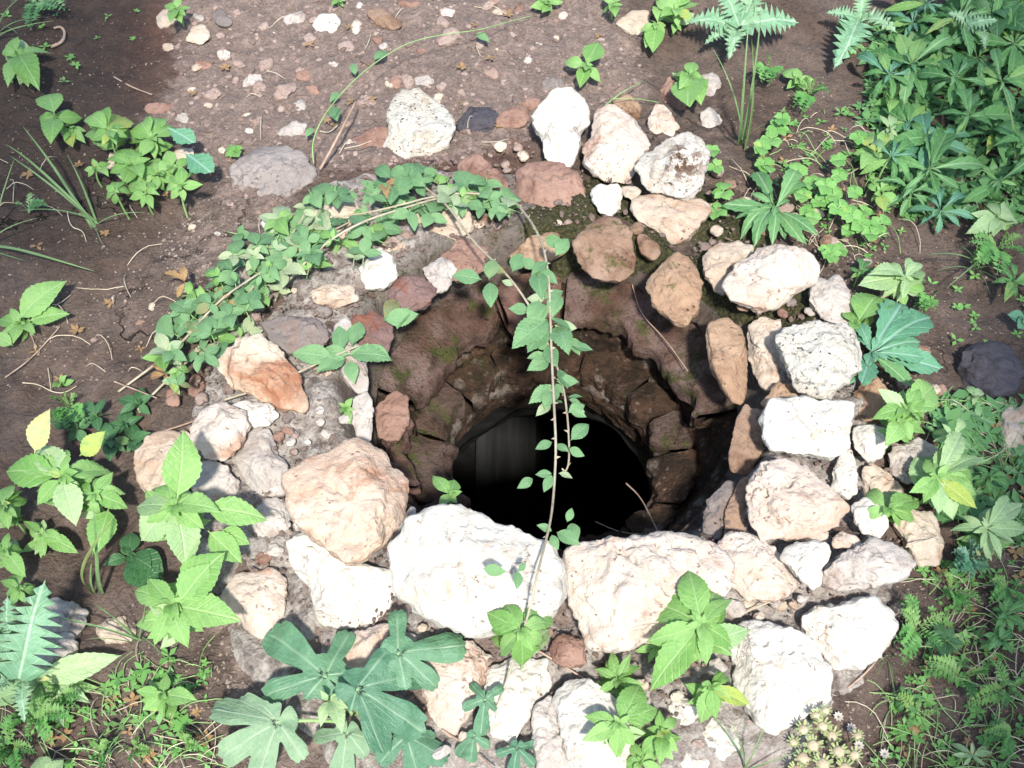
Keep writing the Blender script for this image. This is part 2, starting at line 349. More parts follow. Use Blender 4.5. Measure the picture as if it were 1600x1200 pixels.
ICO = []
def ico():
    t = (1+5**.5)/2; v = np.array([(-1,t,0),(1,t,0),(-1,-t,0),(1,-t,0),(0,-1,t),(0,1,t),(0,-1,-t),(0,1,-t),(t,0,-1),(t,0,1),(-t,0,-1),(-t,0,1)], float)
    f = np.array([(0,11,5),(0,5,1),(0,1,7),(0,7,10),(0,10,11),(1,5,9),(5,11,4),(11,10,2),(10,7,6),(7,1,8),(3,9,4),(3,4,2),(3,2,6),(3,6,8),(3,8,9),(4,9,5),(2,4,11),(6,2,10),(8,6,7),(9,8,1)])
    return v/np.linalg.norm(v[0]), f
IV, IF = ico()
# ------------------------------------------------------------------ the well
well = empty('stone_well', (WX, WY, 0), 'old round stone well with a rough pale rim and a dark open shaft', 'well')
WC = np.array([WX, WY, 0])
def lathe(name, prof, nu, m, amp=.006, fq=14, closed_bottom=False, parent=well, seed=0, dwn=1.):
    pr = np.array(prof, float); s = np.concatenate([[0], np.cumsum(np.hypot(*np.diff(pr, axis=0).T))])
    n = max(8, int(s[-1]/(.0045*dwn))); ss = np.linspace(0, s[-1], n)
    r = np.interp(ss, s, pr[:, 0]); z = np.interp(ss, s, pr[:, 1])
    t = np.linspace(0, 2*np.pi, nu, endpoint=False); Tt, Rr = np.meshgrid(t, r, indexing='ij'); Zz = np.broadcast_to(z, Rr.shape)
    p = np.stack([(Rr*np.cos(Tt)).ravel(), (Rr*np.sin(Tt)).ravel(), Zz.ravel()], 1)
    d = amp*fbm(p*fq+seed, 5, 2.1, .6) + amp*1.6*fbm(p*fq*.3+seed+3, 2)
    if dwn == 1.: d = d - .006*sstep(.1, .5, fbm(p*26+seed+7, 3, 2.1, .6)) + .005*sstep(.15, .3, fbm(p*15+seed+2, 2))
    if dwn == 1.: d = d*(.45+.55*sstep(.20, .25, np.hypot(p[:, 0], p[:, 1])))
    rad = np.hypot(p[:, 0], p[:, 1])+1e-6
    p[:, 0] *= 1+d/rad*.8; p[:, 1] *= 1+d/rad*.8; p[:, 2] += d*.6
    return link(name, mesh_from(name, p, grid_faces(nu, n, True)[:, ::-1], m), parent)
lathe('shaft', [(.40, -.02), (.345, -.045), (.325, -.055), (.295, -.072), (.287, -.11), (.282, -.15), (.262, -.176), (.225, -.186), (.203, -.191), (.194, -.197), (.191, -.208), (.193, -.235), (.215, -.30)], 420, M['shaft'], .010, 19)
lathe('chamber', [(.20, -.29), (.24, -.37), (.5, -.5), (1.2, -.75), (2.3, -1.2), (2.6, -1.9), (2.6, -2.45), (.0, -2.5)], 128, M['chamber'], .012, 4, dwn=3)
# added grey slab on the bottom; its streaky tone paints the dim reflected light
def at_w(px, py, z): return at(px, py, z)-WC
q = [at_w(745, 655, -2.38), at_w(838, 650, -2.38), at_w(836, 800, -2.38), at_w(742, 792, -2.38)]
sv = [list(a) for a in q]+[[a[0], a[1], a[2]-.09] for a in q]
sg = mesh_from('light_patch_slab', sv, [[3, 2, 1, 0], [4, 5, 6, 7], [0, 1, 5, 4], [1, 2, 6, 5], [2, 3, 7, 6], [3, 0, 4, 7]], M['slabgrey'], False)
tag(link('light_patch_slab', sg, well), 'added grey slab for the dim light patch at the bottom of the shaft')

# mortar bed the rim stones sit in
NM = 560; mr = np.concatenate([np.linspace(.315, .40, 16), np.linspace(.405, .86, 74)])
Rm, Tm = np.meshgrid(mr, th[:NM], indexing='xy'); xm = Rm*np.cos(Tm); ym = Rm*np.sin(Tm)
pm = np.stack([xm.ravel(), ym.ravel(), np.zeros(xm.size)], 1); rm = Rm.ravel(); tm = Tm.ravel()
outer = .545 + .05*np.cos(tm-math.pi*1.05) + .05*fbm(np.stack([np.cos(tm)*1.5, np.sin(tm)*1.5, tm*0], 1), 3)
front = np.clip(-np.sin(tm), 0, 1); outer = outer + .17*front**1.5
zb = gz(pm[:, 0]+WX, pm[:, 1]+WY)
zm = zb + .008 + .012*fbm(pm*16, 4, 2.1, .6) - .09*sstep(.0, .09, rm-outer)
zm = zm - .09*(1-sstep(.32, .375, rm))
pm[:, 2] = zm
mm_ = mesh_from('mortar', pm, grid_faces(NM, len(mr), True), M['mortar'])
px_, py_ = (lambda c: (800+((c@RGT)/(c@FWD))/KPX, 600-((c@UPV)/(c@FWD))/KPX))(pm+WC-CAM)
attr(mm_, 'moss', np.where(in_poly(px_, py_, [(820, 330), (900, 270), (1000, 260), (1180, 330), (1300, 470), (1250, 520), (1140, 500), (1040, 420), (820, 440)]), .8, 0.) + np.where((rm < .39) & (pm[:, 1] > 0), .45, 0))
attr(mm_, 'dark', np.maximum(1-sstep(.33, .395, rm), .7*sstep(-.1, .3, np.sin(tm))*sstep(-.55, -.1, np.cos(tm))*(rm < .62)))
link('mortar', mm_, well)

# worn ledge slabs just inside the mouth
def ledge_slab(a0, a1, r0, r1, z, tilt, th_, seed, m=M['slabst'], nm='ledge_slab'):
    na = max(16, int((a1-a0)/1.4)); a = np.radians(np.linspace(a0, a1, na)); nb = 40
    b = np.linspace(0, 2*np.pi, nb, endpoint=False)
    A, B = np.meshgrid(a, b, indexing='ij'); e = np.minimum(1, np.minimum(A-a[0], a[-1]-A)/np.radians(3)); e = np.sqrt(np.clip(1-(1-e)**2, 0.0, 1))
    cr, sr = np.cos(B), np.sin(B); ex = .32
    hr = np.sign(cr)*np.abs(cr)**ex; hz = np.sign(sr)*np.abs(sr)**ex
    ri = r0+.016*fbm(np.stack([A.ravel()*6, A.ravel()*0+seed, A.ravel()*0], 1), 3).reshape(A.shape)
    rc = (ri+r1)/2; rw = (r1-ri)/2*(.8+.2*e)
    r = rc+rw*hr; zz = z + hz*th_/2*(.75+.25*e) + (r-(r0+r1)/2)*tilt
    p = np.stack([(r*np.cos(A)).ravel(), (r*np.sin(A)).ravel(), zz.ravel()], 1)
    d = .0065*fbm(p*17+seed, 5, 2.1, .62)[:, None]
    nrm = np.stack([(hr*np.cos(A)).ravel(), (hr*np.sin(A)).ravel(), hz.ravel()], 1)
    p = p+nrm*d
    I, J = np.meshgrid(np.arange(na-1), np.arange(nb), indexing='ij'); J2 = (J+1) % nb
    F_ = np.stack([I*nb+J, (I+1)*nb+J, (I+1)*nb+J2, I*nb+J2], -1).reshape(-1, 4)[:, ::-1].tolist()
    F_ += [list(range(nb)), list(range((na-1)*nb, na*nb))[::-1]]
    return link(nm, mesh_from(nm, p, F_, m), well)
ledge_slab(0, 84.5, .240, .334, -.064, .32, .045, 3)
ledge_slab(86.5, 111, .222, .312, -.052, .26, .05, 11, M['ledgepink'])
ledge_slab(112.5, 171, .236, .338, -.066, .36, .045, 29)
ledge_slab(173, 206, .258, .345, -.088, .75, .035, 31, M['ledgepink'])
a_ = 0.
while a_ < 350:      # inner ring of masonry round the throat
    w_ = RND.uniform(16, 34); w_ = min(w_, 359-a_)
    ledge_slab(a_, a_+w_-RND.uniform(.1, 1.3), .190+RND.uniform(-.004, .006), .262+RND.uniform(-.01, .012), -.178+RND.uniform(-.008, .008), .22+RND.uniform(-.12, .2), .036, RND.randint(40, 900), RND.choice([M['shaft'], M['shaft'], M['throat']]), 'throat_stone'); a_ += w_

# ------------------------------------------------------------------ stones
def stone(name, poly, m, parent=None, label=None, cat=None, group=None, T=.32, dz=0., rough=1., facets=6, pits=0., seed=None, ex=.42, sink=.35):
    facets = facets+3
    seed = seed if seed is not None else RND.randint(0, 9999)
    rg = np.random.default_rng(seed)
    P = np.array(poly, float); c = P.mean(0)
    size_px = math.sqrt((P.max(0)-P.min(0)).prod())
    g = on_ground(*c); size = size_px*KPX*np.linalg.norm(g-CAM)
    th_ = size*T
    z = 0.
    if parent: dz += .02
    rough *= {'white': .7, 'whitepit': 1., 'hollow': 1., 'pinkwhite': .8, 'pinkor': .75, 'brownw': .7, 'brown': .7}.get(m, .9)
    C = on_ground(c[0], c[1], th_*(.5-sink)+dz)
    n = np.array([0, -math.sin(math.radians(13)), math.cos(math.radians(13))])
    A = (CAM-C)/np.linalg.norm(CAM-C)
    e1 = np.array([1., 0, 0]); e2 = np.cross(n, e1)
    Q = []
    for x, y in P:
        d = FWD+(x-800)*KPX*RGT+(600-y)*KPX*UPV
        t = ((C-CAM)@n)/(d@n); w = CAM+d*t-C; Q.append((w@e1, w@e2))
    Q = np.array(Q)
    big = size_px > 110; mid = size_px > 50
    nu, nv = (132, 60) if big else (84, 40) if mid else (40, 20) if size_px > 24 else (22, 12)
    u = np.linspace(0, 2*np.pi, nu, endpoint=False)
    # outline as a radius per direction: ray against the polygon
    Rr = np.zeros(nu)
    dx, dy = np.cos(u), np.sin(u)
    for i in range(len(Q)):
        a = Q[i]; b = Q[(i+1) % len(Q)]-a
        den = dx*b[1]-dy*b[0]; den = np.where(abs(den) < 1e-12, 1e-12, den)
        t = (a[0]*b[1]-a[1]*b[0])/den; s_ = (a[0]*dy-a[1]*dx)/den
        ok = (s_ >= -1e-6) & (s_ <= 1+1e-6) & (t > 0); Rr = np.where(ok, np.maximum(Rr, t), Rr)
    bad = Rr <= 0
    if bad.any(): Rr[bad] = np.median(Rr[~bad])
    k = 1
    for _ in range(2): Rr = .25*np.roll(Rr, k)+.5*Rr+.25*np.roll(Rr, -k)
    Rr *= 1.015+(.030*fbm(np.stack([dx*3.1+seed, dy*3.1, dx*0], 1), 2)+.020*fbm(np.stack([dx*9+seed, dy*9, dx*0], 1), 3))*(size_px > 24)
    t = np.linspace(-math.pi/2, math.pi/2, nv)[1:-1]
    U, Tt = np.meshgrid(u, t, indexing='ij'); ct, st = np.cos(Tt), np.sin(Tt)
    s_ = np.abs(ct)**ex; h = np.sign(st)*np.abs(st)**(.85)
    q = np.stack([(s_*np.cos(U)).ravel(), (s_*np.sin(U)).ravel(), h.ravel()], 1)
    q = np.vstack([q, [[0, 0, -1], [0, 0, 1]]])
    for _ in range(facets):
        a = rg.uniform(0, 2*np.pi); el = rg.uniform(.35, 1.3)
        nn = np.array([math.cos(a)*math.cos(el), math.sin(a)*math.cos(el), math.sin(el)]); d = rg.uniform(.62, .86)
        e = q@nn-d; q = q-np.outer(np.where(e > 0, e, 0)*.9, nn)
    Rs = Rr.copy()
    for _ in range(3): Rs = sum(np.roll(Rs, k_) for k_ in range(-nu//14, nu//14+1))/(2*(nu//14)+1+(nu % 14 > 0)*0)*1.
    Rs *= Rr.mean()/Rs.mean(); sw = (s_.ravel())**4
    R2 = np.concatenate([np.repeat(Rs, len(t))*(1-sw)+np.repeat(Rr, len(t))*sw, [Rr.mean()]*2])
    up = q[:, 2] > 0
    pole = np.where(up[:, None], A[None, :], (A*.35+np.array([0, 0, 1])*.65)[None, :])
    tv = th_*.62
    p = q[:, 0:1]*R2[:, None]*e1+q[:, 1:2]*R2[:, None]*e2+q[:, 2:3]*tv*pole
    nrm = q[:, 0:1]*e1+q[:, 1:2]*e2+q[:, 2:3]*1.2*n; nrm /= np.linalg.norm(nrm, axis=1)[:, None]+1e-9
    pw = p+seed*.37
    d = size*rough*(.035*fbm(pw/size*3.2, 3) + .022*fbm(pw/size*9+3, 3, 2.2, .6)) + rough*.0035*fbm(pw*70, 3, 2.1, .6)
    d = d*(.8+.2*np.abs(q[:, 2]))
    if pits:
        m1 = sstep(.05, .35, fbm(pw/size*4+9, 2)); nz = fbm(pw*95, 2)+.5*fbm(pw*45, 2)
        d = d-pits*.010*m1*sstep(.25, .75, nz)*np.clip(q[:, 2]*2, 0, 1)
    p = p+nrm*d[:, None]
    F_ = grid_faces(nu, nv-2, True).tolist(); L = nv-2; b0 = nu*L
    for i in range(nu):
        j = (i+1) % nu; F_.append([i*L, b0, j*L]); F_.append([i*L+L-1, j*L+L-1, b0+1])
    F_ = [f[::1] for f in F_]
    me = mesh_from(name, p, F_, M[m] if isinstance(m, str) else m)
    base = np.array(parent.location) if parent else np.zeros(3)
    o = link(name, me, parent, C-base)
    return tag(o, label, cat, group)

RIM = [  # outline in the photograph, material, thickness, lift, facets, pits, label
 ([(830,182),(845,165),(865,140),(890,135),(908,150),(921,175),(918,192),(906,200),(905,235),(893,262),(880,262),(850,240),(845,210),(833,195)],'white',.34,.03,3,0,'smooth white stone shaped like a tooth at the back of the rim'),
 ([(930,175),(950,165),(972,168),(1000,190),(1016,220),(1005,240),(990,270),(975,288),(940,280),(915,255),(910,235),(925,210)],'pinkwhite',.36,.03,5,0,None),
 ([(990,255),(1010,235),(1040,215),(1075,207),(1105,220),(1105,250),(1098,280),(1085,305),(1060,310),(1015,295),(998,280)],'hollow',.34,.05,4,1.8,'white stone with a deep brown pitted hollow on its top'),
 ([(990,310),(1020,298),(1060,308),(1100,312),(1115,330),(1095,350),(1075,370),(1055,382),(1035,365),(1005,350),(988,330)],'cream',.30,.0,4,.6,None),
 ([(922,300),(935,288),(965,288),(974,300),(970,325),(955,337),(935,332)],'white',.35,.01,4,0,None),
 ([(800,260),(830,248),(870,250),(905,268),(917,300),(912,328),(870,337),(830,325),(805,300)],'pink',.32,.0,4,0,'dusty pink rounded stone in the back rim'),
 ([(712,265),(730,243),(748,240),(770,262),(795,285),(785,305),(760,310),(725,295)],'pink',.36,.0,6,0,None),
 ([(893,380),(915,358),(935,340),(960,340),(985,360),(993,400),(990,430),(965,441),(935,435),(905,415)],'brown',.34,.01,3,.3,'brown rounded stone with small round holes above the ledge'),
 ([(995,370),(1005,362),(1030,380),(1033,400),(1018,407),(998,390)],'brown',.32,.0,3,0,None),
 ([(1010,440),(1030,415),(1055,393),(1080,400),(1098,440),(1092,480),(1075,510),(1050,500),(1020,475)],'brownw',.34,.01,4,.3,'ochre pointed stone with dark holes beside the mouth'),
 ([(1095,400),(1120,380),(1160,378),(1185,385),(1160,410),(1140,430),(1133,462),(1115,450),(1100,425)],'cream',.3,.01,4,0,None),
 ([(1133,445),(1150,410),(1185,388),(1230,383),(1265,392),(1278,415),(1270,440),(1235,460),(1215,482),(1180,480),(1145,465)],'pinkwhite',.36,.05,3,0,'large rounded pink and white stone at the back right'),
 ([(1268,440),(1280,428),(1293,440),(1305,428),(1322,440),(1334,480),(1328,508),(1285,502),(1266,470)],'grey',.34,.03,7,.4,'grooved grey stone with a notched top edge'),
 ([(1168,510),(1185,494),(1225,500),(1218,530),(1232,560),(1235,595),(1205,612),(1185,595),(1168,555)],'cream',.32,.0,5,.5,None),
 ([(1213,530),(1235,507),(1280,502),(1330,510),(1348,540),(1342,575),(1318,600),(1295,622),(1262,622),(1240,605),(1235,575)],'whitepit',.36,.05,4,.9,'white pock-marked stone beside the blue-green rosette'),
 ([(1102,520),(1110,500),(1140,492),(1160,510),(1170,570),(1165,620),(1155,640),(1130,610),(1110,570)],'brownw',.32,-.01,4,0,'tall smooth ochre stone set upright in the right wall'),
 ([(1190,630),(1210,600),(1240,598),(1262,618),(1250,640),(1205,645)],'brownw',.3,.0,4,0,None),
 ([(1190,655),(1203,626),(1260,622),(1337,627),(1332,660),(1328,700),(1300,715),(1265,710),(1202,706),(1190,685)],'white',.36,.05,3,0,'smooth white block with squared corners on the right rim'),
 ([(1300,738),(1313,712),(1330,698),(1340,735),(1340,765),(1325,780),(1300,762)],'white',.32,.02,4,0,None),
 ([(1332,668),(1350,664),(1385,668),(1390,685),(1377,715),(1355,722),(1335,700)],'white',.34,.02,5,0,None),
 ([(1333,622),(1345,590),(1365,580),(1390,610),(1402,630),(1385,655),(1345,657)],'brownw',.36,.0,4,0,'rusty orange stone wedged at the outer right rim'),
 ([(1168,760),(1190,722),(1235,716),(1275,735),(1300,765),(1322,790),(1310,820),(1270,835),(1225,840),(1190,842),(1172,815),(1168,785)],'pinkwhite',.34,.05,3,1.1,'big speckled cream stone below the white block'),
 ([(1236,815),(1260,808),(1290,815),(1295,842),(1265,848),(1238,840)],'cream',.3,.03,4,0,None),
 ([(1327,790),(1350,776),(1380,790),(1390,825),(1375,840),(1345,832)],'white',.34,.02,5,0,None),
 ([(1295,848),(1315,828),(1350,845),(1348,856),(1300,856)],'pinkwhite',.26,.02,6,0,None),
 ([(1218,868),(1235,845),(1290,845),(1298,865),(1285,890),(1283,915),(1270,922),(1245,897)],'white',.34,.05,5,0,None),
 ([(1285,895),(1320,862),(1370,840),(1410,850),(1433,880),(1420,900),(1370,915),(1310,924),(1283,914)],'grey',.34,.02,5,.4,'long grey stone lying flat at the right front'),
 ([(1120,850),(1140,832),(1180,835),(1215,855),(1240,885),(1250,915),(1220,935),(1175,938),(1145,920),(1125,885)],'pinkwhite',.34,.02,5,.4,None),
 ([(1388,808),(1420,795),(1455,800),(1475,840),(1470,880),(1440,892),(1415,848)],'cream',.34,.0,6,0,None),
 ([(1345,735),(1360,720),(1385,740),(1410,760),(1416,790),(1385,802),(1353,778)],'cream',.34,.0,7,.5,None),
 ([(1385,710),(1405,690),(1440,683),(1468,705),(1452,730),(1420,757),(1390,737)],'grey',.36,.0,7,1.,'crinkled grey stone under the trailing weed'),
 ([(878,872),(900,848),(960,843),(1030,838),(1060,832),(1110,850),(1140,870),(1142,910),(1120,960),(1075,985),(1000,1005),(950,1020),(915,1005),(890,960),(887,912)],'pinkwhite',.36,.06,4,.9,'big pink speckled boulder at the front of the mouth'),
 ([(602,852),(625,820),(650,795),(700,787),(735,798),(780,825),(825,836),(860,847),(882,880),(880,930),(850,965),(800,985),(730,990),(660,960),(618,922)],'white',.40,.07,3,.35,'big bright white boulder at the front of the mouth'),
 ([(445,752),(480,715),(525,697),(560,685),(597,695),(640,745),(643,780),(620,820),(600,850),(570,880),(535,880),(490,840),(450,795)],'pinkor',.34,.06,4,.6,'big pink orange wedge-shaped stone at the front left'),
 ([(445,845),(475,832),(510,845),(560,880),(615,890),(620,930),(590,970),(540,982),(495,975),(480,920),(455,882)],'white',.32,.0,7,.7,None),
 ([(630,812),(640,790),(652,795),(640,830),(615,860),(606,850)],'grey',.3,.0,4,0,None),
 ([(365,722),(375,682),(400,665),(420,665),(430,700),(455,740),(447,775),(400,772)],'grey',.3,.0,6,.4,None),
 ([(353,638),(380,625),(420,630),(437,650),(420,664),(385,667)],'white',.26,.01,5,0,None),
 ([(297,665),(315,640),(350,630),(380,640),(393,665),(375,700),(350,722),(315,710),(298,690)],'pinkwhite',.38,.02,3,0,'rounded cream stone on the left edge of the rim'),
 ([(210,702),(240,675),(275,672),(292,700),(290,740),(270,767),(225,765),(213,735)],'cream',.36,.0,6,.5,None),
 ([(302,738),(320,715),(345,723),(375,755),(372,777),(320,787),(298,765)],'grey',.32,.0,5,0,None),
 ([(335,565),(370,530),(405,520),(440,545),(470,590),(480,642),(450,642),(400,617),(365,605)],'orangew',.26,.02,5,0,'pale slab with a rust red side under the brambles'),
 ([(408,505),(450,493),(500,496),(517,530),(500,547),(450,552),(420,532)],'darkgrey',.26,.01,5,.4,None),
 ([(606,450),(630,430),(662,428),(682,450),(667,475),(630,492),(610,480)],'purple',.36,.0,4,0,'dull purple stone showing between bramble leaves'),
 ([(545,500),(580,486),(613,500),(612,540),(600,562),(570,562),(550,530)],'purple',.34,.0,4,0,None),
 ([(520,510),(545,490),(556,530),(572,570),(577,607),(560,617),(538,590),(523,550)],'grey',.28,.0,5,0,None),
 ([(553,622),(575,608),(583,640),(580,690),(560,692),(550,655)],'grey',.26,-.01,5,0,None),
 ([(558,420),(590,383),(612,400),(622,430),(600,452),(570,452)],'white',.34,.0,5,0,None),
 ([(486,455),(520,440),(550,448),(562,470),(520,480),(492,474)],'cream',.32,.0,5,0,None),
 ([(408,345),(425,332),(440,340),(440,362),(415,362)],'white',.34,.0,5,0,None),
 ([(343,935),(370,895),(420,888),(447,905),(442,962),(410,1002),(368,962)],'pinkwhite',.34,.0,6,0,None),
 ([(388,800),(410,775),(447,780),(457,820),(430,847),(400,837)],'grey',.32,.0,6,.4,None),
 ([(655,1040),(690,1005),(740,1000),(772,1020),(762,1060),(742,1110),(705,1152),(668,1120)],'pinkwhite',.3,.0,7,.4,None),
 ([(758,1040),(800,1028),(852,1030),(862,1070),(832,1112),(800,1162),(768,1152),(763,1090)],'white',.3,.0,6,.3,None),
 ([(863,1090),(880,1060),(920,1058),(960,1090),(992,1140),(982,1205),(900,1215),(878,1150)],'white',.28,.01,6,.3,'flat white slab at the very front split by a crack'),
 ([(833,1105),(863,1082),(880,1150),(898,1215),(840,1218),(833,1155)],'grey',.3,.0,6,.3,None),
 ([(523,1010),(555,985),(600,973),(620,990),(612,1030),(560,1052),(528,1037)],'pinkwhite',.26,.0,6,0,None),
 ([(856,1005),(880,986),(912,1000),(917,1037),(890,1042),(858,1032)],'pink',.34,.01,6,0,'small dusty pink stone wedged between the front boulders'),
 ([(1138,720),(1148,660),(1165,632),(1192,640),(1194,700),(1172,742),(1145,742)],'brown',.26,-.02,5,0,'rust brown stone set on edge in the right wall'),
 ([(1130,842),(1135,790),(1160,745),(1178,745),(1170,800),(1172,838),(1145,848)],'brown',.28,-.01,5,0,None),
 ([(1097,832),(1105,780),(1130,753),(1152,755),(1136,800),(1126,848),(1105,852)],'darkgrey',.28,-.02,6,.3,None),
 ([(793,402),(830,370),(870,358),(892,385),(870,402),(830,417)],'brownw',.3,-.005,5,0,None),
 ([(690,400),(720,370),(760,385),(760,420),(715,440),(685,430)],'pink',.28,-.01,5,0,None),
 ([(660,420),(690,400),(715,420),(700,450),(680,460)],'grey',.28,-.01,5,0,None),
 ([(640,330),(680,310),(730,320),(740,360),(690,385),(645,370)],'cream',.26,-.01,5,0,None),
 ([(480,330),(530,310),(570,330),(560,370),(500,380)],'cream',.26,-.01,5,0,None),
 ([(585,640),(610,610),(637,618),(640,660),(620,692),(590,682)],'pink',.22,-.09,4,0,None),
]
for poly, m, T, dz, fc, pit, lab in RIM:
    stone('stone', poly, m, well, lab, T=T, dz=dz, facets=fc, pits=pit)
# small fillers packed between the rim stones
FILL = [(985,300,16,11,'cream'),(1120,360,12,9,'cream'),(1265,487,12,8,'grey'),(1225,490,9,7,'pink'),(1160,480,10,7,'brown'),(1300,890,14,10,'grey'),(1210,940,14,9,'grey'),(1255,935,10,7,'grey'),(1240,945,9,7,'cream'),
 (1150,950,18,14,'grey'),(1185,965,12,8,'cream'),(1310,800,12,9,'cream'),(1212,825,14,9,'pink'),(1345,700,9,7,'cream'),(640,1000,14,12,'grey'),(850,985,14,9,'pink'),(590,1060,14,10,'cream'),(470,820,12,8,'grey'),(430,760,10,8,'white'),(660,980,10,7,'cream'),
 (430,860,16,10,'grey'),(452,880,9,7,'grey'),(500,660,8,6,'grey'),(455,690,9,6,'grey'),(500,640,10,7,'grey'),(538,655,10,8,'grey'),(480,690,7,5,'white'),(1030,1050,18,12,'grey'),(1000,1070,15,10,'cream'),(1120,1040,15,12,'grey'),(640,1060,12,9,'grey'),(735,1160,20,13,'cream'),(690,1175,16,10,'grey'),(1020,1165,14,10,'white'),(1280,655,0,0,'')]
def ell(x, y, a, b, rg, n=9):
    ph = rg.uniform(0, 6.3); rot = rg.uniform(-.5, .5); o = []
    for k in range(n):
        t = ph+k*2*math.pi/n; r = rg.uniform(.82, 1.12); cx, cy = a*r*math.cos(t), b*r*math.sin(t)
        o.append((x+cx*math.cos(rot)-cy*math.sin(rot), y+cx*math.sin(rot)+cy*math.cos(rot)))
    return o
for x, y, a, b, m in FILL:
    if a: stone('stone', ell(x, y, a, b, RND), m, well, T=.4, dz=.008, facets=5)

PL = [p for p, *_ in RIM]
n_ = 0
for k in range(4000):
    if n_ >= 135: break
    r_ = RND.uniform(.37, .66); a_ = RND.uniform(0, 6.283)
    if r_ > .5 and math.cos(a_) < -.2 and math.sin(a_) > .3: continue
    X_, Y_ = WX+r_*math.cos(a_), WY+r_*math.sin(a_); x, y = proj((X_, Y_, g1(X_, Y_)+.02)); b_ = RND.uniform(5, 12)
    if any(in_poly([x+dx_*b_], [y+dy_*b_], p)[0] for p in PL for dx_, dy_ in ((0, 0), (.7, 0), (-.7, 0), (0, .7), (0, -.7))): continue
    stone('stone', ell(x, y, b_*RND.uniform(1, 1.4), b_*.85, RND), RND.choice(['grey', 'cream', 'pebpink', 'pebpink', 'pink', 'darkgrey'] if math.sin(a_) < .2 else ['brown', 'darkgrey', 'pebpink', 'cream']), well, T=.45, dz=-.004, facets=7); n_ += 1

